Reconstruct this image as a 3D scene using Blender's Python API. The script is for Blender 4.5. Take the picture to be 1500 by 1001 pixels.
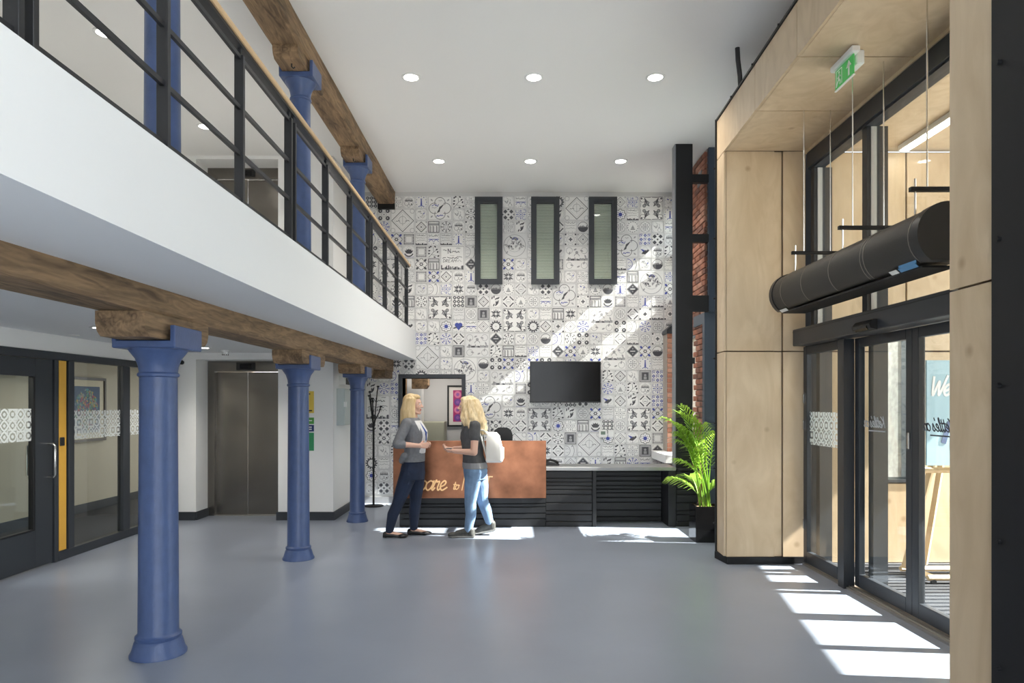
import bpy, bmesh, math, random
from mathutils import Vector, Matrix

# ------------------------------------------------------------------ camera, light, exposure
scene = bpy.context.scene
for o in list(bpy.data.objects):
    bpy.data.objects.remove(o)
C = scene.collection
cam_d = bpy.data.cameras.new('camera'); cam = bpy.data.objects.new('camera', cam_d); C.objects.link(cam)
cam_d.sensor_width = 36.0; cam_d.lens = 24.0; cam_d.shift_y = 90.5/1500.0
cam_d.clip_start = 0.05; cam_d.clip_end = 300
cam.location = (0, 0, 1.55); cam.rotation_euler = (math.pi/2, 0, 0)
scene.camera = cam

world = bpy.data.worlds.new('sky_world'); scene.world = world; world.use_nodes = True
wn = world.node_tree.nodes; wl = world.node_tree.links; wn.clear()
w_out = wn.new('ShaderNodeOutputWorld'); w_bg = wn.new('ShaderNodeBackground'); w_sky = wn.new('ShaderNodeTexSky')
w_sky.sky_type = 'HOSEK_WILKIE'; w_sky.turbidity = 5.0; w_sky.ground_albedo = 0.4
w_sky.sun_direction = Vector((1.0, -0.1, 0.88)).normalized()
w_mix = wn.new('ShaderNodeMixRGB'); w_mix.inputs[0].default_value = 0.6
w_mix.inputs[2].default_value = (0.92, 0.96, 1.0, 1)
wl.new(w_sky.outputs[0], w_mix.inputs[1]); wl.new(w_mix.outputs[0], w_bg.inputs[0])
w_bg.inputs[1].default_value = 2.5
wl.new(w_bg.outputs[0], w_out.inputs[0])

SUN_DIR = Vector((-1.0, 0.10, -0.88)).normalized()
sun_d = bpy.data.lights.new('sun', 'SUN'); sun = bpy.data.objects.new('sun', sun_d); C.objects.link(sun)
sun_d.energy = 13.0; sun_d.angle = math.radians(0.5); sun_d.color = (1.0, 0.95, 0.88)
sun.rotation_euler = SUN_DIR.to_track_quat('-Z', 'Y').to_euler(); sun.location = (12, 3, 12)

scene.view_settings.view_transform = 'Standard'; scene.view_settings.look = 'None'
scene.view_settings.exposure = 1.5; scene.view_settings.gamma = 1.0
scene.view_settings.use_curve_mapping = False

# ------------------------------------------------------------------ materials
MATS = {}
def mat(name, col, rough=0.5, metal=0.0, spec=0.5, noise=0.0, nscale=8.0, bump=0.0, bscale=60.0, coat=0.0, emit=None, estr=0.0):
    if name in MATS: return MATS[name]
    m = bpy.data.materials.new(name); m.use_nodes = True; nt = m.node_tree; b = nt.nodes['Principled BSDF']
    b.inputs['Base Color'].default_value = (*col, 1); b.inputs['Roughness'].default_value = rough
    b.inputs['Metallic'].default_value = metal; b.inputs['Specular IOR Level'].default_value = spec
    b.inputs['Coat Weight'].default_value = coat
    if emit: b.inputs['Emission Color'].default_value = (*emit, 1); b.inputs['Emission Strength'].default_value = estr
    if noise or bump:
        tc = nt.nodes.new('ShaderNodeTexCoord')
        if noise:
            n = nt.nodes.new('ShaderNodeTexNoise'); n.inputs['Scale'].default_value = nscale; n.inputs['Detail'].default_value = 6
            r = nt.nodes.new('ShaderNodeValToRGB')
            r.color_ramp.elements[0].position = 0.3; r.color_ramp.elements[1].position = 0.7
            r.color_ramp.elements[0].color = (*[c*(1-noise) for c in col], 1); r.color_ramp.elements[1].color = (*[min(1, c*(1+noise)) for c in col], 1)
            nt.links.new(tc.outputs['Object'], n.inputs['Vector']); nt.links.new(n.outputs['Fac'], r.inputs[0]); nt.links.new(r.outputs[0], b.inputs['Base Color'])
        if bump:
            n2 = nt.nodes.new('ShaderNodeTexNoise'); n2.inputs['Scale'].default_value = bscale; n2.inputs['Detail'].default_value = 4
            bp = nt.nodes.new('ShaderNodeBump'); bp.inputs['Strength'].default_value = bump; bp.inputs['Distance'].default_value = 0.01
            nt.links.new(tc.outputs['Object'], n2.inputs['Vector']); nt.links.new(n2.outputs['Fac'], bp.inputs['Height']); nt.links.new(bp.outputs[0], b.inputs['Normal'])
    MATS[name] = m; return m

def wood_mat(name, c0, c1, scale, stretch, rough=0.5, bump=0.2, dist=3.0, spots=0.0):
    """stretched, warped noise grain; 'stretch' is the per-axis coordinate scale"""
    m = bpy.data.materials.new(name); m.use_nodes = True; nt = m.node_tree; L = nt.links.new; b = nt.nodes['Principled BSDF']
    tc = nt.nodes.new('ShaderNodeTexCoord'); mp = nt.nodes.new('ShaderNodeMapping'); mp.inputs['Scale'].default_value = stretch
    L(tc.outputs['Object'], mp.inputs['Vector'])
    n = nt.nodes.new('ShaderNodeTexNoise'); n.inputs['Scale'].default_value = scale; n.inputs['Detail'].default_value = 8; n.inputs['Distortion'].default_value = dist
    L(mp.outputs[0], n.inputs['Vector'])
    n2 = nt.nodes.new('ShaderNodeTexNoise'); n2.inputs['Scale'].default_value = scale*0.35; n2.inputs['Detail'].default_value = 3
    L(mp.outputs[0], n2.inputs['Vector'])
    ad = nt.nodes.new('ShaderNodeMath'); ad.operation = 'ADD'; mu = nt.nodes.new('ShaderNodeMath'); mu.operation = 'MULTIPLY'; mu.inputs[1].default_value = 0.5
    L(n.outputs['Fac'], ad.inputs[0]); L(n2.outputs['Fac'], ad.inputs[1]); L(ad.outputs[0], mu.inputs[0])
    r = nt.nodes.new('ShaderNodeValToRGB'); e = r.color_ramp.elements
    e[0].position = 0.36; e[1].position = 0.62; e[0].color = (*c0, 1); e[1].color = (*c1, 1)
    L(mu.outputs[0], r.inputs[0]); src = r.outputs[0]
    if spots:
        v = nt.nodes.new('ShaderNodeTexVoronoi'); v.inputs['Scale'].default_value = 2.4; L(tc.outputs['Object'], v.inputs['Vector'])
        rr = nt.nodes.new('ShaderNodeValToRGB'); rr.color_ramp.elements[0].position = 0.03; rr.color_ramp.elements[1].position = 0.09
        rr.color_ramp.elements[0].color = (0.45, 0.35, 0.25, 1); rr.color_ramp.elements[1].color = (1, 1, 1, 1); L(v.outputs['Distance'], rr.inputs[0])
        mx = nt.nodes.new('ShaderNodeMixRGB'); mx.blend_type = 'MULTIPLY'; mx.inputs[0].default_value = spots; L(src, mx.inputs[1]); L(rr.outputs[0], mx.inputs[2]); src = mx.outputs[0]
    L(src, b.inputs['Base Color']); b.inputs['Roughness'].default_value = rough
    bp = nt.nodes.new('ShaderNodeBump'); bp.inputs['Strength'].default_value = bump; bp.inputs['Distance'].default_value = 0.01
    L(mu.outputs[0], bp.inputs['Height']); L(bp.outputs[0], b.inputs['Normal'])
    MATS[name] = m; return m

def glass_mat(name, tint=(0.93, 0.96, 0.96), refl=1.0):
    m = bpy.data.materials.new(name); m.use_nodes = True; nt = m.node_tree; nt.nodes.clear(); L = nt.links.new
    o = nt.nodes.new('ShaderNodeOutputMaterial'); t = nt.nodes.new('ShaderNodeBsdfTransparent'); g = nt.nodes.new('ShaderNodeBsdfGlossy')
    t.inputs[0].default_value = (*tint, 1); g.inputs['Roughness'].default_value = 0.02
    f = nt.nodes.new('ShaderNodeLayerWeight'); f.inputs['Blend'].default_value = 0.5
    pw = nt.nodes.new('ShaderNodeMath'); pw.operation = 'POWER'; pw.inputs[1].default_value = 4.0; L(f.outputs['Facing'], pw.inputs[0])
    k = nt.nodes.new('ShaderNodeMath'); k.operation = 'MULTIPLY_ADD'; k.inputs[1].default_value = 0.6*refl; k.inputs[2].default_value = 0.03*refl; L(pw.outputs[0], k.inputs[0])
    mx = nt.nodes.new('ShaderNodeMixShader'); L(k.outputs[0], mx.inputs[0]); L(t.outputs[0], mx.inputs[1]); L(g.outputs[0], mx.inputs[2]); L(mx.outputs[0], o.inputs[0])
    MATS[name] = m; return m

def film_mat(name, base_alpha=0.12, ink_alpha=0.8, col=(0.85, 0.88, 0.88), size=0.10):
    """printed frosted film: little tile ornaments, white on clear"""
    m = bpy.data.materials.new(name); m.use_nodes = True; nt = m.node_tree; nt.nodes.clear(); L = nt.links.new
    o = nt.nodes.new('ShaderNodeOutputMaterial'); t = nt.nodes.new('ShaderNodeBsdfTransparent'); d = nt.nodes.new('ShaderNodeBsdfDiffuse'); d.inputs[0].default_value = (*col, 1)
    tr = nt.nodes.new('ShaderNodeBsdfTranslucent'); tr.inputs[0].default_value = (*col, 1); ads = nt.nodes.new('ShaderNodeMixShader'); ads.inputs[0].default_value = 0.4; L(d.outputs[0], ads.inputs[1]); L(tr.outputs[0], ads.inputs[2])
    tc = nt.nodes.new('ShaderNodeTexCoord'); mp = nt.nodes.new('ShaderNodeMapping'); mp.inputs['Scale'].default_value = (1/size,)*3; L(tc.outputs['Object'], mp.inputs[0])
    fr = nt.nodes.new('ShaderNodeVectorMath'); fr.operation = 'FRACTION'; L(mp.outputs[0], fr.inputs[0])
    fl = nt.nodes.new('ShaderNodeVectorMath'); fl.operation = 'FLOOR'; L(mp.outputs[0], fl.inputs[0])
    wnz = nt.nodes.new('ShaderNodeTexWhiteNoise'); L(fl.outputs[0], wnz.inputs['Vector'])
    sub = nt.nodes.new('ShaderNodeVectorMath'); sub.operation = 'SUBTRACT'; sub.inputs[1].default_value = (0.5, 0.5, 0.5); L(fr.outputs[0], sub.inputs[0])
    sep = nt.nodes.new('ShaderNodeSeparateXYZ'); L(sub.outputs[0], sep.inputs[0])
    a = nt.nodes.new('ShaderNodeMath'); a.operation = 'ABSOLUTE'; L(sep.outputs['Y'], a.inputs[0])
    b_ = nt.nodes.new('ShaderNodeMath'); b_.operation = 'ABSOLUTE'; L(sep.outputs['Z'], b_.inputs[0])
    # distance blends between diamond and square by cell, rings by sine
    s = nt.nodes.new('ShaderNodeMath'); s.operation = 'ADD'; L(a.outputs[0], s.inputs[0]); L(b_.outputs[0], s.inputs[1])
    mxm = nt.nodes.new('ShaderNodeMath'); mxm.operation = 'MAXIMUM'; L(a.outputs[0], mxm.inputs[0]); L(b_.outputs[0], mxm.inputs[1])
    mixf = nt.nodes.new('ShaderNodeMix'); L(wnz.outputs['Value'], mixf.inputs[0]); L(s.outputs[0], mixf.inputs[2]); L(mxm.outputs[0], mixf.inputs[3])
    fq = nt.nodes.new('ShaderNodeMath'); fq.operation = 'MULTIPLY'; fq.inputs[1].default_value = 17.0; L(mixf.outputs[0], fq.inputs[0])
    sn = nt.nodes.new('ShaderNodeMath'); sn.operation = 'SINE'; L(fq.outputs[0], sn.inputs[0])
    gt = nt.nodes.new('ShaderNodeMath'); gt.operation = 'GREATER_THAN'; gt.inputs[1].default_value = 0.1; L(sn.outputs[0], gt.inputs[0])
    mr = nt.nodes.new('ShaderNodeMapRange'); mr.inputs['To Min'].default_value = base_alpha; mr.inputs['To Max'].default_value = ink_alpha; L(gt.outputs[0], mr.inputs[0])
    ms = nt.nodes.new('ShaderNodeMixShader'); L(mr.outputs[0], ms.inputs[0]); L(t.outputs[0], ms.inputs[1]); L(ads.outputs[0], ms.inputs[2]); L(ms.outputs[0], o.inputs[0])
    MATS[name] = m; return m

white = mat('white_paint', (0.85, 0.85, 0.84), 0.6)
slabwhite = mat('slab_white', (0.80, 0.81, 0.82), 0.55)
ceilw = mat('ceiling_paint', (0.87, 0.86, 0.84), 0.7)
floor_m = mat('resin_floor', (0.245, 0.275, 0.335), 0.30, noise=0.06, nscale=1.3, bump=0.02, bscale=25)
blue = mat('blue_iron', (0.054, 0.09, 0.212), 0.38, noise=0.08, nscale=14, bump=0.12, bscale=55)
steel_dk = mat('black_steel', (0.009, 0.0095, 0.011), 0.5, spec=0.35)
rail_m = mat('rail_steel', (0.014, 0.015, 0.018), 0.4)
anth = mat('anthracite_frame', (0.030, 0.035, 0.043), 0.42)
bluegrey = mat('blue_grey_frame', (0.05, 0.072, 0.108), 0.42)
slat_m = mat('black_slat', (0.014, 0.0145, 0.016), 0.42, spec=0.35, noise=0.2, nscale=5)
skirt = mat('dark_skirting', (0.03, 0.034, 0.042), 0.45)
gskirt = mat('grey_skirting', (0.3, 0.3, 0.31), 0.5)
yellow = mat('yellow_panel', (0.78, 0.43, 0.06), 0.4)
stain = mat('stainless', (0.20, 0.185, 0.165), 0.27, metal=1.0, noise=0.08, nscale=3)
chrome = mat('brushed_handle', (0.7, 0.68, 0.64), 0.25, metal=1.0)
copper = mat('copper_sheet', (0.25, 0.108, 0.06), 0.30, metal=0.92, noise=0.42, nscale=3.2, bump=0.04, bscale=9)
gold = mat('pale_brass_lettering', (0.80, 0.50, 0.24), 0.35, metal=0.7)
ctop = mat('zinc_worktop', (0.28, 0.28, 0.28), 0.33, metal=0.6, noise=0.1, nscale=4)
screen = mat('tv_screen', (0.004, 0.004, 0.005), 0.16, spec=0.25)
blackp = mat('black_plastic', (0.015, 0.015, 0.016), 0.4)
whitep = mat('white_plastic', (0.8, 0.8, 0.78), 0.4)
beam_m = wood_mat('old_timber', (0.085, 0.053, 0.028), (0.31, 0.20, 0.11), 5.0, (5.0, 0.7, 5.0), 0.75, 0.5, 1.5)
ply = wood_mat('birch_plywood', (0.52, 0.39, 0.245), (0.65, 0.515, 0.35), 2.6, (1.6, 1.6, 0.55), 0.45, 0.05, 2.2, 0.5)
plyedge = mat('plywood_joint', (0.12, 0.08, 0.05), 0.7)
oak = mat('ash_handrail', (0.66, 0.45, 0.25), 0.4)
brick_m = mat('red_brick', (0.36, 0.15, 0.095), 0.85, noise=0.35, nscale=9, bump=0.4, bscale=40)
brick_m2 = mat('pale_brick', (0.45, 0.23, 0.16), 0.85, noise=0.3, nscale=11, bump=0.4, bscale=40)
brick_m3 = mat('dark_brick', (0.22, 0.105, 0.075), 0.85, noise=0.35, nscale=9, bump=0.4, bscale=40)
mortar = mat('mortar', (0.42, 0.37, 0.32), 0.95, noise=0.1)
glass = glass_mat('clear_glass')
glass2 = glass_mat('partition_glass', (0.86, 0.88, 0.86), 1.0)
film = film_mat('tile_print_film')
lens = mat('lit_lens', (1, 1, 1), 0.4, emit=(1, 0.96, 0.9), estr=6.0)
tile_w = mat('tile_white', (0.86, 0.855, 0.84), 0.45)
tile_w2 = mat('tile_pale_grey', (0.77, 0.77, 0.765), 0.45)
ink_k = mat('ink_black', (0.075, 0.077, 0.088), 0.5)
ink_g = mat('ink_grey', (0.36, 0.36, 0.37), 0.5)
ink_l = mat('ink_pale', (0.56, 0.56, 0.565), 0.5)
ink_b = mat('ink_blue', (0.06, 0.085, 0.36), 0.5)
grout = mat('grout', (0.62, 0.62, 0.61), 0.8)
beige = mat('beige_wall', (0.52, 0.46, 0.36), 0.7)
carpet = mat('dark_carpet', (0.035, 0.036, 0.042), 0.95, noise=0.2, nscale=60)

# ------------------------------------------------------------------ mesh helpers
class MB:
    def __init__(s): s.v = []; s.f = []; s.m = []
    def add(s, vs, fs, mi=0):
        n = len(s.v); s.v += [tuple(p) for p in vs]; s.f += [tuple(i+n for i in f) for f in fs]; s.m += [mi]*len(fs); return s
    def box(s, x0, x1, y0, y1, z0, z1, mi=0):
        vs = [(x, y, z) for z in (z0, z1) for y in (y0, y1) for x in (x0, x1)]
        return s.add(vs, [(0,2,3,1),(4,5,7,6),(0,1,5,4),(1,3,7,5),(3,2,6,7),(2,0,4,6)], mi)
    def bbox(s, x0, x1, y0, y1, z0, z1, b=0.005, mi=0):
        """box with chamfered edges"""
        bm = bmesh.new(); t = MB().box(x0, x1, y0, y1, z0, z1)
        vv = [bm.verts.new(p) for p in t.v]
        for f in t.f: bm.faces.new([vv[i] for i in f])
        b = min(b, 0.45*min(x1-x0, y1-y0, z1-z0))
        bmesh.ops.bevel(bm, geom=list(bm.edges), offset=b, segments=1, affect='EDGES')
        bm.verts.index_update(); s.add([v.co[:] for v in bm.verts], [[v.index for v in f.verts] for f in bm.faces], mi); bm.free(); return s
    def prism(s, pts, axis, a, b, mi=0):
        """polygon pts in the two other axes, extruded along axis from a to b"""
        def P(p, t):
            return {'x': (t, p[0], p[1]), 'y': (p[0], t, p[1]), 'z': (p[0], p[1], t)}[axis]
        n = len(pts); vs = [P(p, a) for p in pts]+[P(p, b) for p in pts]
        fs = [tuple(range(n))[::-1], tuple(range(n, 2*n))]+[(i, (i+1) % n, n+(i+1) % n, n+i) for i in range(n)]
        return s.add(vs, fs, mi)
    def lathe(s, prof, c=(0, 0, 0), n=32, mi=0, axis='z', sx=1, sy=1):
        vs = []; fs = []
        for r, z in prof:
            for i in range(n):
                a = 2*math.pi*i/n; p = (r*math.cos(a)*sx, r*math.sin(a)*sy, z)
                if axis == 'y': p = (p[0], p[2], p[1])
                if axis == 'x': p = (p[2], p[0], p[1])
                vs.append((p[0]+c[0], p[1]+c[1], p[2]+c[2]))
        k = len(prof)
        for j in range(k-1):
            for i in range(n): fs.append((j*n+i, j*n+(i+1) % n, (j+1)*n+(i+1) % n, (j+1)*n+i))
        fs.append(tuple(range(n))[::-1]); fs.append(tuple((k-1)*n+i for i in range(n)))
        return s.add(vs, fs, mi)
    def tube(s, pts, r, n=8, mi=0, sq=1.0):
        pts = [Vector(p) for p in pts]; rs = r if isinstance(r, (list, tuple)) else [r]*len(pts)
        vs = []; fs = []; up = None
        for i, p in enumerate(pts):
            d = (pts[min(i+1, len(pts)-1)]-pts[max(i-1, 0)]).normalized()
            if up is None: up = Vector((0, 0, 1)) if abs(d.z) < 0.9 else Vector((0, 1, 0))
            a = d.cross(up).normalized(); b = a.cross(d).normalized(); up = b
            for j in range(n):
                t = 2*math.pi*j/n; q = p+a*math.cos(t)*rs[i]+b*math.sin(t)*rs[i]*sq; vs.append(q[:])
        for i in range(len(pts)-1):
            for j in range(n): fs.append((i*n+j, i*n+(j+1) % n, (i+1)*n+(j+1) % n, (i+1)*n+j))
        fs.append(tuple(range(n))[::-1]); fs.append(tuple((len(pts)-1)*n+j for j in range(n)))
        return s.add(vs, fs, mi)
    def capsule(s, p, r0, q, r1, n=14, mi=0):
        p = Vector(p); q = Vector(q); d = q-p; L = d.length or 1e-4; M = d.to_track_quat('Z', 'Y').to_matrix() if d.length > 1e-6 else Matrix.Identity(3)
        rings = [(r0*math.cos(t), -r0*math.sin(t)) for t in (1.5, 1.1, 0.7, 0.35, 0)]+[(r1*math.cos(t), L+r1*math.sin(t)) for t in (0, 0.35, 0.7, 1.1, 1.5)]
        vs = []; fs = []
        for r, z in rings:
            for i in range(n):
                a = 2*math.pi*i/n; vs.append((p+M@Vector((r*math.cos(a), r*math.sin(a), z)))[:])
        k = len(rings)
        for j in range(k-1):
            for i in range(n): fs.append((j*n+i, j*n+(i+1) % n, (j+1)*n+(i+1) % n, (j+1)*n+i))
        fs.append(tuple(range(n))[::-1]); fs.append(tuple((k-1)*n+i for i in range(n)))
        return s.add(vs, fs, mi)
    def ell(s, c, rx, ry, rz, mi=0, rot=None, n=16, k=10):
        R = Matrix.Rotation(rot[1], 3, rot[0]) if rot else Matrix.Identity(3); c = Vector(c); vs = []; fs = []
        for j in range(k+1):
            t = -math.pi/2+0.02+(math.pi-0.04)*j/k
            for i in range(n):
                a = 2*math.pi*i/n; vs.append((c+R@Vector((rx*math.cos(t)*math.cos(a), ry*math.cos(t)*math.sin(a), rz*math.sin(t))))[:])
        for j in range(k):
            for i in range(n): fs.append((j*n+i, j*n+(i+1) % n, (j+1)*n+(i+1) % n, (j+1)*n+i))
        fs.append(tuple(range(n))[::-1]); fs.append(tuple(k*n+i for i in range(n)))
        return s.add(vs, fs, mi)
    def loft(s, secs, n=24, mi=0):
        """secs: (centre, rx, ry) horizontal ellipses from bottom to top"""
        vs = []; fs = []
        for c, rx, ry in secs:
            for i in range(n):
                a = 2*math.pi*i/n; vs.append((c[0]+rx*math.cos(a), c[1]+ry*math.sin(a), c[2]))
        k = len(secs)
        for j in range(k-1):
            for i in range(n): fs.append((j*n+i, j*n+(i+1) % n, (j+1)*n+(i+1) % n, (j+1)*n+i))
        fs.append(tuple(range(n))[::-1]); fs.append(tuple((k-1)*n+i for i in range(n)))
        return s.add(vs, fs, mi)
    def mesh(s, name, mats, smooth=False):
        me = bpy.data.meshes.new(name); me.from_pydata(s.v, [], s.f)
        for m in (mats if isinstance(mats, (list, tuple)) else [mats]): me.materials.append(m)
        for p, mi in zip(me.polygons, s.m): p.material_index = mi
        if smooth: me.shade_smooth() if hasattr(me, 'shade_smooth') else None
        me.update(); return me

def obj(name, mb, mats, parent=None, smooth=False, loc=None):
    me = mb.mesh(name, mats, False) if isinstance(mb, MB) else mb
    if smooth:
        bm = bmesh.new(); bm.from_mesh(me)
        for f in bm.faces: f.smooth = True
        for e in bm.edges:
            if len(e.link_faces) == 2 and e.calc_face_angle(0) > 0.7: e.smooth = False
        bm.to_mesh(me); bm.free()
    o = bpy.data.objects.new(name, me); C.objects.link(o)
    if parent is not None: o.parent = parent
    if loc: o.location = loc
    return o
def tag(o, label=None, cat=None, group=None, kind=None):
    if label: o['label'] = label
    if cat: o['category'] = cat
    if group: o['group'] = group
    if kind: o['kind'] = kind
    return o
def empty(name, loc=(0, 0, 0), rz=0):
    o = bpy.data.objects.new(name, None); C.objects.link(o); o.location = loc; o.rotation_euler = (0, 0, rz); o.empty_display_size = 0.1; return o
def copy_tree(o, parent=None):
    c = o.copy(); C.objects.link(c); c.parent = parent
    for ch in o.children: copy_tree(ch, c)
    return c
def struct(name, mb, mats, label, parent=None, smooth=False):
    o = obj(name, mb, mats, parent, smooth); o['kind'] = 'structure'; o['label'] = label
    return o
def lamp(name, kind, loc, energy, parent=None, color=(1, 0.93, 0.84), **kw):
    d = bpy.data.lights.new(name, kind); d.energy = energy; d.color = color
    for k, v in kw.items(): setattr(d, k, v)
    o = bpy.data.objects.new(name, d); C.objects.link(o); o.location = loc
    if parent is not None: o.parent = parent
    return o

# cursive stroke lettering
G = {'a': (1.0, [[(.75,.85),(.45,1),(.1,.7),(.1,.25),(.35,0),(.65,.3),(.8,1)], [(.8,1),(.72,.3),(.85,0),(1.05,.25)]]),
 'p': (.95, [[(0,.4),(.3,1),(.17,0),(.05,-.8)], [(.27,.7),(.55,1),(.85,.75),(.75,.2),(.45,0),(.2,.2)]]),
 'r': (.8, [[(0,.25),(.2,1.05),(.32,.88),(.58,.92),(.5,.3),(.62,0),(.85,.25)]]),
 'e': (.8, [[(.08,.35),(.5,.55),(.62,.85),(.42,1),(.15,.7),(.15,.25),(.4,0),(.85,.3)]]),
 't': (.6, [[(.35,1.6),(.22,.3),(.36,0),(.62,.25)], [(0,1.05),(.62,1.12)]]),
 'o': (.9, [[(.45,1),(.1,.7),(.1,.25),(.4,0),(.75,.3),(.75,.75),(.45,1),(.9,.9)]]),
 'l': (.5, [[(0,.25),(.4,1.4),(.34,1.8),(.18,1.5),(.13,.3),(.27,0),(.5,.25)]]),
 's': (.6, [[(0,.2),(.35,1),(.45,.6),(.5,.2),(.25,0),(.05,.12)]]),
 'n': (.9, [[(.05,1),(.1,0)], [(.1,.6),(.4,1),(.6,.8),(.58,.2),(.72,0),(.92,.25)]]),
 'm': (1.3, [[(.05,1),(.1,0)], [(.1,.6),(.35,1),(.5,.8),(.5,0)], [(.5,.6),(.78,1),(.95,.8),(.95,.2),(1.08,0),(1.3,.25)]]),
 'c': (.75, [[(.62,.8),(.42,1),(.12,.7),(.12,.25),(.38,0),(.78,.28)]]),
 'u': (.9, [[(.08,1),(.08,.3),(.3,0),(.6,.3),(.65,1)], [(.65,1),(.6,.3),(.75,0),(.92,.25)]]),
 "'": (.3, [[(.2,1.8),(.1,1.45)]]), ' ': (.55, []),
 'K': (1.0, [[(.2,1.8),(.1,0)], [(.9,1.75),(.2,.9),(.6,.5),(.98,0)]]),
 'W': (1.3, [[(0,1.7),(.2,0),(.58,1.3),(.75,0),(1.25,1.8)]]),
 'P': (1.0, [[(.3,1.7),(.1,0)], [(0,1.4),(.4,1.8),(.95,1.55),(.8,1),(.25,.8)]]),
 'M': (1.3, [[(0,0),(.15,1.7),(.58,.5),(1.0,1.7),(1.12,0)]]),
 'E': (.85, [[(.7,1.7),(.1,1.7),(.05,0),(.7,0)], [(.08,.9),(.6,.9)]]),
 'T': (.95, [[(0,1.7),(.9,1.7)], [(.45,1.7),(.4,0)]])}
def smooth_pts(p, k=5):
    if len(p) < 3: return p
    out = []
    for i in range(len(p)-1):
        p0 = p[max(i-1, 0)]; p1 = p[i]; p2 = p[i+1]; p3 = p[min(i+2, len(p)-1)]
        for j in range(k):
            t = j/k
            out.append(tuple(0.5*(2*p1[a]+(p2[a]-p0[a])*t+(2*p0[a]-5*p1[a]+4*p2[a]-p3[a])*t*t+(3*p1[a]-p0[a]-3*p2[a]+p3[a])*t**3) for a in (0, 1)))
    out.append(tuple(p[-1])); return out
def script_text(mb, txt, x, z, h, w, M, th=0.003, slant=0.22, sp=1.0):
    """flat raised strokes; M maps (u, v, depth) to a 3D point"""
    for ch in txt:
        adv, strokes = G[ch]
        for st in strokes:
            pts = smooth_pts(st) if len(st) > 2 and ch not in 'METK' else st
            q = [(x+(a+slant*b)*h, z+b*h) for a, b in pts]
            for i in range(len(q)-1):
                t_ = th+0.00012*((i+len(mb.f)//6) % 9)
                (ax, az), (bx, bz) = q[i], q[i+1]; dx, dz = bx-ax, bz-az; l = math.hypot(dx, dz) or 1e-6
                ax, az, bx, bz = ax-dx/l*w*.3, az-dz/l*w*.3, bx+dx/l*w*.3, bz+dz/l*w*.3
                nx, nz = -dz/l*w/2, dx/l*w/2
                c = [(ax+nx, az+nz), (bx+nx, bz+nz), (bx-nx, bz-nz), (ax-nx, az-nz)]
                mb.add([M(u, v, 0) for u, v in c]+[M(u, v, t_) for u, v in c], [(0,1,2,3), (7,6,5,4), (0,4,5,1), (1,5,6,2), (2,6,7,3), (3,7,4,0)])
        x += adv*h*sp
    return x

# ------------------------------------------------------------------ the shell
YB = 10.6; ZC = 4.83; ZS = 2.22; ZT = 2.66
struct('floor', MB().box(-4.6, 2.85, -3.2, 14.2, -0.15, 0), floor_m, 'smooth blue-grey resin floor of the lobby')
struct('ceiling', MB().box(-4.6, 3.1, -3.2, 10.9, ZC, ZC+0.2), ceilw, 'white plaster ceiling with recessed downlights')
struct('floor_mezzanine', MB().box(-4.47, -1.49, -3.2, YB, ZS, ZT), slabwhite, 'white edged mezzanine slab carrying the balcony railing')

# back wall with a doorway
wb = MB(); DX0, DX1, DZ = -1.70, -0.78, 1.94
wb.box(-2.45, DX0, YB, YB+0.3, 0, ZC).box(DX1, 2.6, YB, YB+0.3, 0, ZC).box(DX0, DX1, YB, YB+0.3, DZ, ZC)
wall_back = struct('wall_back', wb, grout, 'back wall covered in blue and white patterned tiles')
o = struct('baseboard_back', MB().box(-2.37, DX0-0.06, YB-0.02, YB, 0, 0.10).box(DX1+0.06, 2.5, YB-0.02, YB, 0, 0.10), gskirt, 'grey skirting board under the patterned tiles')

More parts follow.
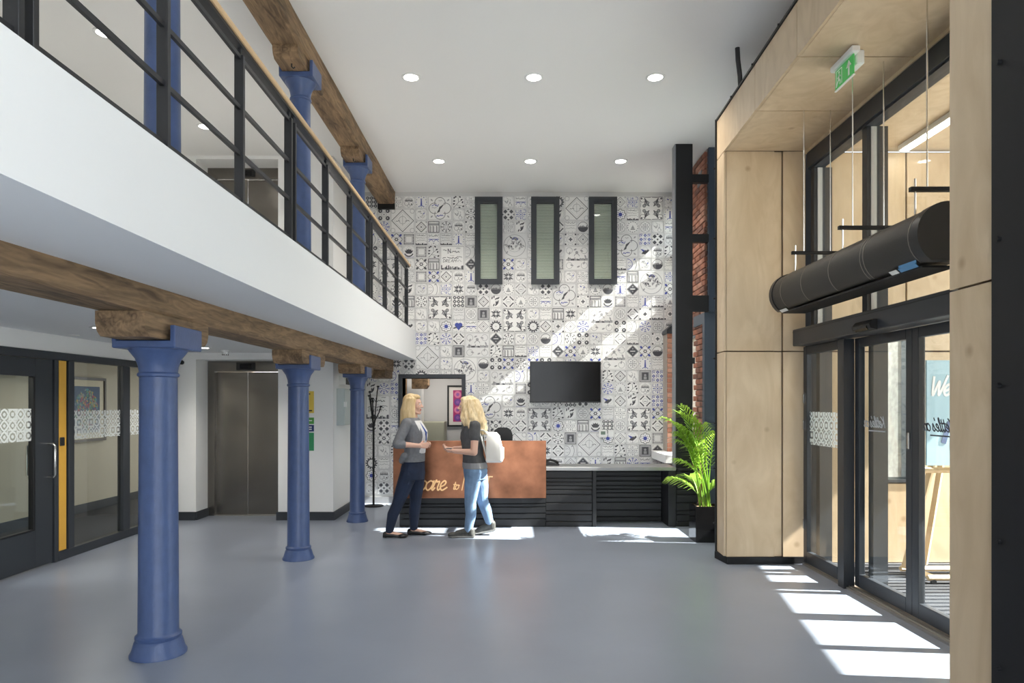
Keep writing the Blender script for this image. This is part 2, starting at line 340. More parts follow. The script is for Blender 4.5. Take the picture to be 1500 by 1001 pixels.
# --------- tiles: each pattern is drawn once as convex ink pieces on a bevelled tile
T = 0.193; TG = 0.0035
class Draw:
    def __init__(s, sz=1): s.p = []; s.sz = sz; s.lay = 0
    def poly(s, pts, ink): s.p.append((pts, ink, s.lay)); return s
    def up(s): s.lay += 1; return s
    def disc(s, x, y, r, ink, n=12, ry=None, a0=0.0):
        ry = ry or r; return s.poly([(x+r*math.cos(2*math.pi*i/n+a0), y+ry*math.sin(2*math.pi*i/n+a0)) for i in range(n)], ink)
    def ring(s, x, y, r, w, ink, n=20, a0=0, a1=2*math.pi):
        for i in range(n):
            t0 = a0+(a1-a0)*i/n; t1 = a0+(a1-a0)*(i+1)/n
            s.poly([(x+(r-w/2)*math.cos(t0), y+(r-w/2)*math.sin(t0)), (x+(r+w/2)*math.cos(t0), y+(r+w/2)*math.sin(t0)), (x+(r+w/2)*math.cos(t1), y+(r+w/2)*math.sin(t1)), (x+(r-w/2)*math.cos(t1), y+(r-w/2)*math.sin(t1))], ink)
        return s
    def line(s, pts, w, ink):
        for (ax, ay), (bx, by) in zip(pts[:-1], pts[1:]):
            dx, dy = bx-ax, by-ay; l = math.hypot(dx, dy) or 1e-6; nx, ny = -dy/l*w/2, dx/l*w/2
            s.poly([(ax+nx, ay+ny), (ax-nx, ay-ny), (bx-nx, by-ny), (bx+nx, by+ny)], ink)
        return s
    def rect(s, x0, x1, y0, y1, ink): return s.poly([(x0, y0), (x1, y0), (x1, y1), (x0, y1)], ink)
    def frame(s, m, w, ink, S=1.0):
        a, b = m, S-m; return s.rect(a, b, a, a+w, ink).rect(a, b, b-w, b, ink).rect(a, a+w, a, b, ink).rect(b-w, b, a, b, ink)
    def leaf(s, x, y, a, l, w, ink):
        c, n = math.cos(a), math.sin(a); f = lambda u, v: (x+u*c-v*n, y+u*n+v*c)
        return s.poly([f(0, 0), f(l*.35, -w/2), f(l*.7, -w*.4), f(l, 0), f(l*.7, w*.4), f(l*.35, w/2)], ink)
    def diamond(s, x, y, r, ink): return s.poly([(x+r, y), (x, y+r), (x-r, y), (x, y-r)], ink)
    def dring(s, x, y, r, w, ink):
        q = [(x+r, y), (x, y+r), (x-r, y), (x, y-r), (x+r, y)]; return s.line(q, w, ink)
    def scribble(s, x0, x1, y, ink, seed, h=.05, w=.022):
        rr = random.Random(seed); x = x0; pts = []
        while x < x1: pts.append((x, y+rr.uniform(-h, h))); x += rr.uniform(.03, .055)
        return s.line(pts, w, ink) if len(pts) > 1 else s
K, GR, BL = 2, 3, 4
PI = math.pi
def corners(d, fn):
    for i in range(4): fn(d, i)
def m_branch():
    d = Draw(); d.line([(.1,.05),(.5,.5),(.45,.9)], .03, K).line([(.5,.5),(.85,.72)], .025, K).line([(.3,.28),(.75,.2)], .025, K)
    for x, y, a in ((.15,.85,.6),(.38,.9,2),(.75,.9,2.4),(.12,.62,.2),(.72,.7,.4),(.1,.38,.3),(.85,.45,1.2),(.55,.15,-.3),(.85,.18,.4)): d.leaf(x-.07, y-.05, a, .2, .13, K)
    return d
def m_diamond(ink=K, inner=GR):
    d = Draw().dring(.5,.5,.4,.05,ink).dring(.5,.5,.25,.03,inner).disc(.5,.5,.09,inner)
    for x in (.1,.9):
        for y in (.1,.9): d.disc(x,y,.05,inner,8)
    return d
def m_star(ink=BL):
    d = Draw()
    for a in range(4):
        t = a*PI/2+PI/4
        d.line([(.5+.22*math.cos(t),.5+.22*math.sin(t)), (.5+.6*math.cos(t),.5+.6*math.sin(t))], .035, ink)
        d.leaf(.5+.33*math.cos(t), .5+.33*math.sin(t), t, .26, .2, ink)
    d.dring(.5,.5,.5,.04,K)
    for a in range(6): d.disc(.5+.11*math.cos(a*PI/3), .5+.11*math.sin(a*PI/3), .055, K, 8)
    return d
def m_rosette(ink=K):
    d = Draw().ring(.5,.5,.12,.03,BL if ink == BL else GR)
    for a in range(8):
        t = a*PI/4; d.disc(.5+.25*math.cos(t),.5+.25*math.sin(t),.055,ink,8).leaf(.5+.32*math.cos(t),.5+.32*math.sin(t),t,.14,.09,ink)
        d.disc(.5+.42*math.cos(t+.2),.5+.42*math.sin(t+.2),.03,ink,6).disc(.5+.42*math.cos(t-.2),.5+.42*math.sin(t-.2),.03,ink,6)
    return d
def m_crown():
    d = Draw().ring(.32,.38,.17,.03,GR,14).ring(.68,.38,.17,.03,GR,14).disc(.72,.33,.06,K,8).ring(.5,.2,.12,.025,GR,12)
    for i in range(7): d.poly([(.2+i*.09,.62),(.26+i*.09,.62),(.23+i*.09,.9-abs(i-3)*.03)], K)
    return d.rect(.18,.82,.57,.63,K)
def m_light():
    d = Draw().poly([(.43,.22),(.57,.22),(.54,.7),(.46,.7)], BL).rect(.44,.56,.71,.78,BL).rect(.34,.66,.16,.21,BL)
    for a in range(12):
        t = a*PI/6; d.disc(.5+.42*math.cos(t),.5+.42*math.sin(t),.04,GR if a % 2 else BL,6)
    return d
def m_arches():
    d = Draw().frame(.05,.05,K).rect(.1,.9,.62,.8,GR)
    for x in (.18,.42,.7): d.rect(x,x+.05,.1,.6,K).rect(x+.08,x+.12,.1,.55,GR)
    return d
def m_frame():
    d = Draw().frame(.08,.12,GR).frame(.24,.03,GR)
    for x in (.14,.86):
        for y in (.14,.38,.62,.86): d.up().disc(x,y,.035,K,6)
    return d
def m_text(seed, sky=True):
    d = Draw().frame(.03,.015,GR)
    for i, y in enumerate((.82,.62,.42)): d.scribble(.15,.85,y,K if i == 0 else GR,seed+i,.045,.026)
    if sky:
        rr = random.Random(seed)
        x = .05
        while x < .93: w = rr.uniform(.05,.1); d.rect(x,x+w,.05,.1+rr.uniform(0,.12),K); x += w*.9
    return d
def m_quarter(ink=GR):
    d = Draw().ring(.05,.5,.42,.04,ink,14,-PI/2,PI/2).ring(.0,.5,.8,.03,K,10,-.6,.6)
    d.scribble(.1,.4,.65,ink,4).scribble(.1,.4,.35,ink,5).leaf(.55,.8,.8,.25,.1,ink); return d
def m_lotus():
    d = Draw()
    for i in range(5): d.leaf(.5,.35,PI/2+(i-2)*.45,.42,.2,K)
    d.ring(.5,.5,.36,.09,K,14,PI+.4,2*PI-.4).scribble(.12,.88,.08,BL,8,.03); return d
def m_check():
    d = Draw()
    for i in range(2):
        for j in range(2): d.diamond(.26+.48*i,.26+.48*j,.17,K)
    d.diamond(.5,.5,.09,K)
    for p in ((0,.5),(1,.5),(.5,0),(.5,1)):
        x, y = p; d.poly([(x+(.13 if x == 0 else -.13 if x == 1 else .11), y+(.13 if y == 0 else -.13 if y == 1 else 0)), (x+(0 if x in (0,1) else -.11)*1, y+(.1 if x in (0,1) else (.13 if y == 0 else -.13))), (x, y-(.1 if x in (0,1) else 0))], K)
    return d
def m_skyline():
    d = Draw().ring(.5,.5,.4,.035,K,20)
    d.poly([(.5+.38*math.cos(PI+i*PI/10),.48+.36*math.sin(PI+i*PI/10)) for i in range(11)], K)
    rr = random.Random(3)
    for i in range(8): x = .18+i*.085; d.rect(x,x+.06,.47,.52+rr.uniform(.02,.14),K)
    return d
def m_oct(w=.05, ink=K):
    d = Draw()
    for i in range(4):
        t = i*PI/2+PI/4; c, s_ = math.cos(t), math.sin(t); x, y = .5+.36*c, .5+.36*s_
        d.line([(x-.22*s_, y+.22*c), (x+.22*s_, y-.22*c)], w, ink)
    d.ring(.5,.5,.2,.025,GR,14).rect(.38,.62,.44,.5,GR); return d
def m_gear(ink=K):
    d = Draw().ring(.5,.5,.33,.09,ink,24)
    for a in range(14): t = a*2*PI/14; d.disc(.5+.42*math.cos(t),.5+.42*math.sin(t),.065,ink,8)
    d.disc(.5,.5,.04,GR,8); return d
def m_lattice(ink=BL):
    d = Draw()
    for i in range(3):
        for j in range(3):
            x, y = .18+.32*i, .18+.32*j
            if (i+j) % 2: d.diamond(x,y,.14,ink).up().diamond(x,y,.05,0)
            else: d.line([(x-.1,y-.12),(x-.1,y+.12)],.04,ink).line([(x-.12,y+.1),(x+.12,y+.1)],.04,ink).disc(x+.03,y-.02,.05,ink,8)
    return d
def m_grid():
    d = Draw()
    for i in range(3):
        for j in range(3):
            x, y = .18+.32*i, .18+.32*j
            d.disc(x,y,.13,K,8,a0=PI/8).up().disc(x,y,.05,0,8)
            if i < 2: d.rect(x+.14,x+.18,y-.07,y+.07,K)
            if j < 2: d.rect(x-.07,x+.07,y+.14,y+.18,K)
    return d
def m_heart():
    d = Draw().disc(.37,.62,.18,BL,14).disc(.63,.62,.18,BL,14).poly([(.2,.55),(.5,.18),(.8,.55),(.5,.68)],BL)
    d.poly([(.08,.3),(.35,.38),(.35,.48),(.08,.4)],K).poly([(.65,.38),(.92,.48),(.92,.56),(.65,.48)],K).scribble(.2,.8,.12,GR,3,.03); return d
def m_quatre(ink=GR):
    d = Draw()
    for i in range(4):
        t = i*PI/2+PI/4; d.ring(.5+.22*math.cos(t),.5+.22*math.sin(t),.19,.035,ink,14); d.disc(.5+.22*math.cos(t),.5+.22*math.sin(t),.06,ink,8)
    return d.ring(.5,.5,.46,.025,ink,20)
def m_portrait():
    d = Draw().frame(.04,.05,K).rect(.12,.88,.12,.88,GR).up().rect(.24,.76,.2,.8,K).up().disc(.5,.58,.1,GR,10).rect(.38,.62,.24,.46,GR); return d
def m_swirl(ink=GR):
    d = Draw()
    for i in range(4):
        x, y = (.08, .92)[i % 2], (.08, .92)[i//2]
        d.ring(x+(.15 if x < .5 else -.15), y+(.15 if y < .5 else -.15), .14, .03, ink, 10, i*1.3, i*1.3+4.4)
    d.ring(.5,.5,.16,.03,ink,12).disc(.5,.5,.06,ink,8)
    for a in range(4): d.leaf(.5+.2*math.cos(a*PI/2),.5+.2*math.sin(a*PI/2),a*PI/2,.2,.08,ink)
    return d
def m_wreath(ink=GR):
    d = Draw()
    for a in range(14): t = a*2*PI/14; d.leaf(.5+.38*math.cos(t),.5+.38*math.sin(t),t+1.2,.15,.08,ink)
    d.poly([(.35,.35),(.65,.35),(.5,.65)],ink).rect(.32,.68,.28,.33,K); return d
def m_bird():
    d = Draw().poly([(.2,.35),(.5,.3),(.75,.5),(.55,.65),(.35,.55)],K).disc(.72,.6,.09,K,8).poly([(.35,.5),(.1,.75),(.5,.62)],BL).line([(.5,.3),(.5,.12)],.025,K); return d.scribble(.2,.85,.12,GR,9,.03)
def m_plus():
    d = Draw().leaf(.5,.5,0,.17,.11,K).leaf(.5,.5,PI/2,.17,.11,K).leaf(.5,.5,PI,.17,.11,K).leaf(.5,.5,-PI/2,.17,.11,K).ring(.5,.5,.3,.02,GR,18)
    for x in (.1,.9):
        for y in (.1,.9): d.rect(x-.06,x+.06,y-.06,y+.06,K)
    return d
def m_scallop():
    d = Draw()
    for a in range(8): t = a*PI/4; d.ring(.5+.3*math.cos(t),.5+.3*math.sin(t),.14,.04,K,8,t-1.6,t+1.6)
    d.disc(.5,.5,.16,BL,14)
    for a in range(8): t = a*PI/4; d.disc(.5+.24*math.cos(t),.5+.24*math.sin(t),.04,BL,6)
    return d
def m_petals():
    d = Draw()
    for i in range(4):
        t = i*PI/2+PI/4; d.disc(.5+.42*math.cos(t),.5+.42*math.sin(t),.17,K,12)
        d.up().disc(.5+.4*math.cos(t),.5+.4*math.sin(t),.05,0,8)
    return d.ring(.5,.5,.2,.03,GR,14).disc(.5,.5,.07,GR,8)
def m_bridge():
    d = Draw().scribble(.1,.9,.8,K,12,.06,.03).ring(.3,.3,.16,.035,BL,10,0,PI).ring(.7,.3,.16,.035,BL,10,0,PI).rect(.08,.92,.48,.53,BL).disc(.5,.18,.06,GR,8); return d
def m_leaves():
    d = Draw(); rr = random.Random(6)
    for i in range(13): d.leaf(rr.uniform(.1,.75),rr.uniform(.1,.8),rr.uniform(.2,1.6),.28,.1,K)
    return d
def m_dark():
    d = Draw().dring(.5,.5,.47,.02,K).diamond(.5,.5,.43,K).up().rect(.3,.7,.48,.54,0).diamond(.5,.7,.07,GR).diamond(.5,.3,.07,GR); return d
def m_vdark():
    d = Draw()
    for a in range(12): t = a*PI/6; d.leaf(.5+.07*math.cos(t),.5+.07*math.sin(t),t,.38 if a % 2 else .28,.12,K if a % 3 else GR)
    return d
def m_scroll(seed):
    rr = random.Random(seed); d = Draw().frame(.04,.015,GR)
    for i in range(4): d.ring(rr.uniform(.25,.75),rr.uniform(.25,.75),rr.uniform(.08,.2),.025,GR if rr.random() < .8 else K,10,rr.uniform(0,6),rr.uniform(6,10))
    for i in range(4): d.leaf(rr.uniform(.15,.8),rr.uniform(.15,.8),rr.uniform(0,6),.18,.09,GR if rr.random() < .6 else BL)
    return d
SMALL = [m_branch(), m_diamond(), m_star(), m_rosette(), m_crown(), m_light(), m_arches(), m_frame(), m_text(1), m_quarter(),
         m_lotus(), m_check(), m_skyline(), m_oct(), m_gear(), m_lattice(), m_grid(), m_heart(), m_quatre(), m_portrait(),
         m_swirl(), m_wreath(), m_bird(), m_plus(), m_scallop(), m_petals(), m_bridge(), m_leaves(), m_dark(), m_vdark(),
         m_scroll(1), m_scroll(2), m_text(5, False), m_swirl(BL), m_rosette(BL), m_oct(.09), m_diamond(GR, GR), m_quarter(BL), m_scroll(3), m_star(K)]
for i_, d_ in enumerate(SMALL):                      # faint corner ornament shared by the small tiles
    d_.p = d_.p[:]; q_ = Draw()
    for sx in (0, 1):
        for sy in (0, 1):
            q_.ring(sx, sy, .2, .025, 5, 5, (0, PI/2, -PI/2, PI)[sx+2*sy if False else (0 if (sx, sy) == (0, 0) else 1 if (sx, sy) == (1, 0) else 2 if (sx, sy) == (0, 1) else 3)], (0, PI/2, -PI/2, PI)[0 if (sx, sy) == (0, 0) else 1 if (sx, sy) == (1, 0) else 2 if (sx, sy) == (0, 1) else 3]+PI/2)
            q_.disc(sx+(.09 if sx == 0 else -.09), sy+(.09 if sy == 0 else -.09), .035, 5, 6)
    q_.frame(.025, .014, 5)
    if i_ % 3 == 0: q_.ring(.5, .5, .46, .016, 5, 20)
    elif i_ % 3 == 1: q_.dring(.5, .5, .44, .018, 5)
    else:
        for a_ in range(8): q_.leaf(.5+.36*math.cos(a_*PI/4+.39), .5+.36*math.sin(a_*PI/4+.39), a_*PI/4+.39, .13, .06, 5)
    d_.p = q_.p+[(a_, b_, l_+1) for a_, b_, l_ in d_.p]
# two-by-two panels, drawn on a 2 x 2 square
def b_diamond():
    d = Draw(2).frame(.06,.025,GR,2).dring(1,1,.88,.045,K).dring(1,1,.72,.015,GR)
    d.ring(1,1.05,.3,.03,GR,18).line([(1,.6),(1,1.5)],.025,GR).scribble(.45,.8,1,K,31,.06,.03).scribble(1.2,1.55,1,K,32,.06,.03)
    for i in range(4): t = i*PI/2+PI/4; d.ring(1+1.1*math.cos(t),1+1.1*math.sin(t),.18,.03,GR,10)
    return d
def b_quatre():
    d = Draw(2).frame(.06,.025,GR,2)
    for i in range(4): t = i*PI/2; d.ring(1+.45*math.cos(t),1+.45*math.sin(t),.42,.04,K,20,t-2.0,t+2.0)
    d.poly([(.85,.75),(1.1,1.0),(1.35,1.35),(1.25,1.3),(.95,1.1)],K).poly([(.75,.62),(.98,.72),(1.02,.9),(.86,.86)],K)
    d.scribble(.35,.95,1.25,BL,41,.1,.045).scribble(.35,.8,1.05,GR,42,.05,.03).scribble(.7,1.3,.42,BL,43,.09,.05).scribble(.9,1.2,1.62,GR,44,.06,.03)
    for x in (.25,1.75):
        for y in (.25,1.75): d.leaf(x,y,math.atan2(y-1,x-1)+PI,.25,.12,GR)
    return d
def b_floral():
    d = Draw(2).frame(.06,.03,K,2)
    for sx in (-1,1):
        for sy in (-1,1):
            cx, cy = 1+sx*.38, 1+sy*.42
            d.disc(cx,cy,.17,GR,12).up().ring(cx,cy,.17,.05,K,12).disc(cx,cy,.06,K,8)
            d.disc(1+sx*.58,1+sy*.2,.12,GR,10).ring(1+sx*.58,1+sy*.2,.12,.04,K,10)
            d.leaf(cx,cy,math.atan2(sy,sx*.4),.42,.16,K).leaf(cx,cy,math.atan2(sy*.3,-sx),.3,.1,GR).leaf(1+sx*.15,1+sy*.15,math.atan2(sy,sx),.25,.1,K)
            d.disc(1+sx*.78,1+sy*.78,.075,K,8).ring(1+sx*.7,1+sy*.7,.22,.03,K,8,0,6.28).line([(1+sx*.05,1+sy*.88),(1+sx*.5,1+sy*.86),(1+sx*.62,1+sy*.7)],.035,K)
            d.line([(1+sx*.86,1+sy*.1),(1+sx*.82,1+sy*.5)],.03,GR)
    return d
def b_dream():
    d = Draw(2).frame(.06,.03,GR,2)
    d.line([(.65,1.35),(.65,1.75),(.85,1.4),(.85,1.75)],.05,K)
    d.scribble(.9,1.6,1.5,K,51,.07,.045).scribble(.25,.55,1.62,K,52,.05,.04).scribble(1.3,1.65,1.78,K,53,.04,.03).scribble(.8,1.2,1.2,GR,54,.03)
    d.scribble(.2,.5,1.02,K,55,.06,.04).scribble(.6,1.5,1.02,K,56,.07,.04).scribble(1.3,1.8,1.08,K,57,.05,.035)
    x = .25
    for ch in 'DREAM':
        st = {'D': [[(0,0),(0,1),(.5,.8),(.6,.5),(.5,.15),(0,0)]], 'R': [[(0,0),(0,1),(.5,.85),(.45,.55),(0,.5),(.55,0)]], 'E': [[(.5,1),(0,1),(0,0),(.5,0)],[(0,.5),(.4,.5)]], 'A': [[(0,0),(.3,1),(.6,0)],[(.12,.4),(.48,.4)]], 'M': [[(0,0),(0,1),(.35,.4),(.7,1),(.7,0)]]}[ch]
        for q in st: d.line([(x+a*.26+b*.05, .66+b*.24) for a, b in q], .03, K)
        x += .21
    d.scribble(1.35,1.75,.78,GR,58,.09,.03)
    rr = random.Random(8); x = .1
    while x < 1.85: w = rr.uniform(.06,.14); d.rect(x,min(x+w,1.9),.08,.14+rr.uniform(.03,.3),K if rr.random() < .6 else GR); x += w*.95
    return d
def b_circle():
    d = Draw(2).ring(1,1,.88,.04,GR,28).ring(1,1.1,.6,.02,GR,20); rr = random.Random(14)
    for i in range(26):
        t = rr.uniform(0,6.28); r = rr.uniform(.2,.75); d.leaf(1+r*math.cos(t),1+r*math.sin(t),rr.uniform(0,6),.3,.12,GR if rr.random() < .6 else K)
    return d.rect(.8,1.3,1.5,1.58,K).ring(1.05,1.45,.2,.05,BL,10,0,PI)
def b_land():
    d = Draw(2).frame(.06,.015,GR,2); rr = random.Random(15); x = .15
    while x < 1.8: w = rr.uniform(.05,.16); d.rect(x,x+w,.8,.88+rr.uniform(.02,.2),K if rr.random() < .7 else GR); x += w
    d.ring(1,1.15,.2,.05,GR,12,0,PI).disc(1,1.45,.12,GR,10)
    for i in range(8): t = i*PI/4; d.leaf(1+.75*math.cos(t),1+.75*math.sin(t),t+2,.3,.13,GR)
    return d.ring(.4,.4,.25,.03,GR,12).ring(1.6,.4,.25,.03,GR,12).ring(.4,1.6,.25,.03,GR,12).ring(1.6,1.6,.25,.03,GR,12)
BIG = {'D': b_diamond(), 'Q': b_quatre(), 'F': b_floral(), 'N': b_dream(), 'C': b_circle(), 'L': b_land()}

def clip(polys, rect):
    x0, x1, y0, y1 = rect; out = []
    for pts, ink, lay in polys:
        for ax, val, sg in ((0, x0, 1), (0, x1, -1), (1, y0, 1), (1, y1, -1)):
            q = []
            for i in range(len(pts)):
                a, b = pts[i-1], pts[i]; da, db = (a[ax]-val)*sg, (b[ax]-val)*sg
                if (da >= 0) != (db >= 0):
                    t = da/(da-db); q.append((a[0]+(b[0]-a[0])*t, a[1]+(b[1]-a[1])*t))
                if db >= 0: q.append(b)
            pts = q
            if len(pts) < 3: break
        if len(pts) >= 3: out.append((pts, ink, lay))
    return out
def tile_geo(mb, d, rect, base, ox=0.0, oz=0.0):
    """tile body plus printed pieces; u right, v up, faces -Y; origin at the tile's lower left corner"""
    x0, x1, y0, y1 = rect; g = TG/2/T; a, b, c, e = (x0+g)*T+ox, (x1-g)*T+ox, (y0+g)*T+oz, (y1-g)*T+oz
    bv = .0015; F = -.006
    mb.add([(a,0,c),(b,0,c),(b,0,e),(a,0,e),(a+bv,F,c+bv),(b-bv,F,c+bv),(b-bv,F,e-bv),(a+bv,F,e-bv)],
           [(4,5,6,7),(0,1,5,4),(1,2,6,5),(2,3,7,6),(3,0,4,7)], base)
    r2 = (x0+g*2, x1-g*2, y0+g*2, y1-g*2)
    for pi_, (pts, ink, lay) in enumerate(clip(d.p, r2)):
        y = F-.0003-.0010*min(lay, 4)*.2-.000015*pi_; n = len(mb.v)
        ar = sum(pts[i-1][0]*pts[i][1]-pts[i][0]*pts[i-1][1] for i in range(len(pts)))
        if ar < 0: pts = pts[::-1]
        mb.add([(u*T+ox, y, v*T+oz) for u, v in pts], [tuple(range(len(pts)))], base if ink == 0 else ink)
TM = [tile_w, tile_w2, ink_k, ink_g, ink_b, ink_l]
NC0, NC1, NR = -2, 22, 24; TX0 = -1.89; TZ0 = 4.769
bigs = [(0,1,'D'),(3,0,'Q'),(4,4,'N'),(3,8,'F'),(9,9,'F'),(9,3,'C'),(14,0,'D'),(20,0,'F'),(18,3,'Q'),(14,4,'L'),(20,6,'C'),(13,7,'Q'),(11,17,'F'),(19,17,'F'),(15,19,'D'),
        (6,11,'L'),(16,9,'L'),(5,13,'C'),(8,14,'L'),(-2,16,'N'),(2,12,'D'),(17,12,'L'),(9,19,'D'),(7,16,'Q'),(-1,5,'F'),(-1,10,'C')]
rows = {0: '20 4 5 . . 0 20 . . 30 26 31', 1: '. . 31 . . 30 3 . . 11 33 20', 2: '37 . 1 6 3 4 23 . . 20 27 18', 3: '2 7 8 26 8 5 32 . . . . 20', 4: '38 10 7 0 . . 9 . . . . 32',
        5: '9 30 39 6 . . 28 . . 2 31 5', 6: '14 20 7 2 1 4 5 . . 29 4 32', 7: '3 27 31 9 33 29 4 11 12 21 13 30', 8: '10 6 3 . . 16 19 1 27 35 21 18', 9: '1 32 30 . . 32 18 19 29 . . 31',
        10: '8 22 31 30 24 17 26 36 14 . . 14'}
rows_r = {1: '32 27', 2: '6 35 32 . . 26 18 21 18', 3: '. 31 23 . . . . 38 15', 4: '. . . . . . . 0 22', 5: '. . . . 21 30 8 37 31', 6: '. 9 31 20 26 13 . .', 7: '. . . 38 21 12 5 28', 8: '. . 25 23 6 10 7 32 5', 9: '32 6 29 30 15 21 . . 23 8 23 4', 10: '. . 36 34 38 . . 9 34 18 4'}
grid = {}
for c, r, k in bigs:
    for i in range(2):
        for j in range(2): grid[(c+i, r+j)] = 'x'
    grid[(c, r)] = k
for r, s_ in rows.items():
    for c, t in enumerate(s_.split()):
        if t != '.' and (c, r) not in grid: grid[(c, r)] = int(t)
for r, s_ in rows_r.items():
    for c, t in enumerate(s_.split()):
        if t != '.' and (c+12, r) not in grid: grid[(c+12, r)] = int(t)
rnd = random.Random(77); prev = None; meshes = {}; rest = MB(); cand = []
for r in range(NR):
    for c in range(NC0, NC1+1):
        k = grid.get((c, r))
        if k is None:
            k = rnd.choice([i for i in range(len(SMALL)) if i not in (prev, grid.get((c, r-1)))] + [20, 31, 30, 18, 32]); grid[(c, r)] = k
        prev = k
        if k == 'x': continue
        sz = 2 if isinstance(k, str) else 1
        X0 = TX0+c*T; Z0 = TZ0-(r+sz)*T
        full = (0.0, float(sz), 0.0, float(sz)); rects = [full]
        if X0+sz*T > 2.49: rects = [(0.0, (2.49-X0)/T, 0.0, float(sz))]
        # doorway
        if X0+sz*T > DX0-.03 and X0 < DX1+.03 and Z0 < DZ+.03:
            rects = []
            if X0 < DX0-.03: rects.append((0.0, (DX0-.03-X0)/T, 0.0, float(sz)))
            if X0+sz*T > DX1+.03: rects.append(((DX1+.03-X0)/T, float(sz), 0.0, float(sz)))
            if Z0+sz*T > DZ+.03: rects.append((max(0, (DX0-.03-X0)/T), min(sz, (DX1+.03-X0)/T), (DZ+.03-Z0)/T, float(sz)))
        for rc in rects:
            if rc[1]-rc[0] < .12 or rc[3]-rc[2] < .12: continue
            cx = X0+(rc[0]+rc[1])/2*T; cz = Z0+(rc[2]+rc[3])/2*T
            vis = 1.0 if sz == 1 else 3.0
            if cz < 0.75 and cx > -1.4: vis = 0
            if any(a < cx < b for a, b in ((-.56,-.16),(.31,.72),(1.2,1.61))) and cz > 3.4: vis = 0
            if .28 < cx < 1.36 and 1.56 < cz < 2.19: vis = 0
            if cx < -1.55: vis *= .6
            if rc != full: vis *= .5
            cand.append((-vis, rnd.random(), k, rc, X0, Z0, 0 if rnd.random() < .78 else 1))
cand.sort(key=lambda t: t[:2])
for i, (nv, _, k, rc, X0, Z0, base) in enumerate(cand):
    d = BIG[k] if isinstance(k, str) else SMALL[k]; full = rc == (0.0, float(d.sz), 0.0, float(d.sz))
    if i < 300:
        key = (k, base) if full else None
        me = meshes.get(key) if key else None
        if me is None:
            mb = MB(); tile_geo(mb, d, rc, base); me = mb.mesh('tile', TM)
            if key: meshes[key] = me
        o = bpy.data.objects.new('tile', me); C.objects.link(o); o.parent = wall_back; o.location = (X0, YB, Z0)
    else: tile_geo(rest, d, rc, base, X0, Z0)
o = obj('tile_field', rest, TM, wall_back, loc=(0, YB, 0)); o['kind'] = 'stuff'

# doorway frame and the office seen through it
fr = MB(); fr.box(DX0-.06, DX0, YB-.035, YB+.3, 0, DZ+.06).box(DX1, DX1+.06, YB-.035, YB+.3, 0, DZ+.06).box(DX0, DX1, YB-.035, YB+.3, DZ, DZ+.06)
struct('door_5', fr, anth, 'dark grey frame of the doorway in the tiled wall')
struct('wall_office', MB().box(-2.9, 0.4, 12.6, 12.8, 0, 2.4).box(-2.9, -2.8, YB+.3, 12.6, 0, 2.4).box(0.3, 0.4, YB+.3, 12.6, 0, 2.4), mat('office_paint', (.62, .62, .62), .7), 'pale grey office wall seen through the doorway')
struct('ceiling_office', MB().box(-2.9, 0.4, YB+.3, 12.8, 2.3, 2.4), white, 'low ceiling of the office behind the doorway')
struct('trim_4', MB().box(-1.86, -1.60, 12.1, 12.4, 0, 2.3), white, 'boxed white pier inside the office doorway')
lamp('office_fill', 'AREA', (-1.2, 11.7, 2.28), 5, size=0.4)  # area lamp added to light the office, no fitting there

# lift core and its walls
LX0, LX1 = -4.10, -3.21
wl_ = MB()
for z0, z1, zt in ((0, ZS, 2.13), (ZT, ZC, 4.79)):
    wl_.box(-4.47, -4.19, 9.05, 9.6, z0, z1).box(-3.10, -2.37, 9.05, 9.6, z0, z1).box(-4.19, -3.10, 9.05, 9.6, zt, z1)
wl_.box(-2.5, -2.37, 9.6, YB, 0, ZC)
struct('wall_lift', wl_, white, 'white wall around the steel lift doors')
sk = MB().box(-4.47, -4.19, 9.03, 9.05, 0, .11).box(-3.12, -2.35, 9.03, 9.05, 0, .11).box(-2.37, -2.35, 9.05, YB-.02, 0, .11).box(-4.19, -4.175, 9.05, 9.4, 0, .11)
struct('baseboard_lift', sk, skirt, 'dark skirting board of the lift wall')

# left wall: upper storey, bulkhead above the partition
struct('wall_left', MB().box(-4.6, -4.47, -3.2, 9.6, ZS, ZC).box(-4.6, -4.47, -3.2, 9.05, 2.05, ZS).box(-4.6, -4.47, -3.2, 4.4, 0, 2.05), white, 'white side wall of the lobby and mezzanine')
struct('wall_corridor', MB().box(-6.2, -6.1, 4.0, 12.2, 0, 2.3).box(-6.1, -4.6, 12.1, 12.2, 0, 2.3).box(-6.1, -4.6, 4.0, 4.1, 0, 2.3), beige, 'beige corridor wall behind the glazed partition')
struct('ceiling_corridor', MB().box(-6.2, -4.6, 4.0, 12.2, 2.3, 2.4), mat('dark_ceiling', (.1, .1, .11), .7), 'dark corridor ceiling behind the glazed partition')
struct('floor_corridor', MB().box(-6.2, -4.6, 4.0, 12.2, -.15, -.002), carpet, 'dark carpet of the corridor')
struct('baseboard_corridor', MB().box(-6.1, -6.085, 4.1, 12.1, 0, .12), skirt, 'dark skirting in the corridor')
lamp('corridor_fill', 'AREA', (-5.3, 8.6, 2.27), 5, size=0.5); lamp('corridor_fill', 'AREA', (-5.3, 5.6, 2.27), 14, size=0.5)  # two area lamps added to light the corridor, without fittings

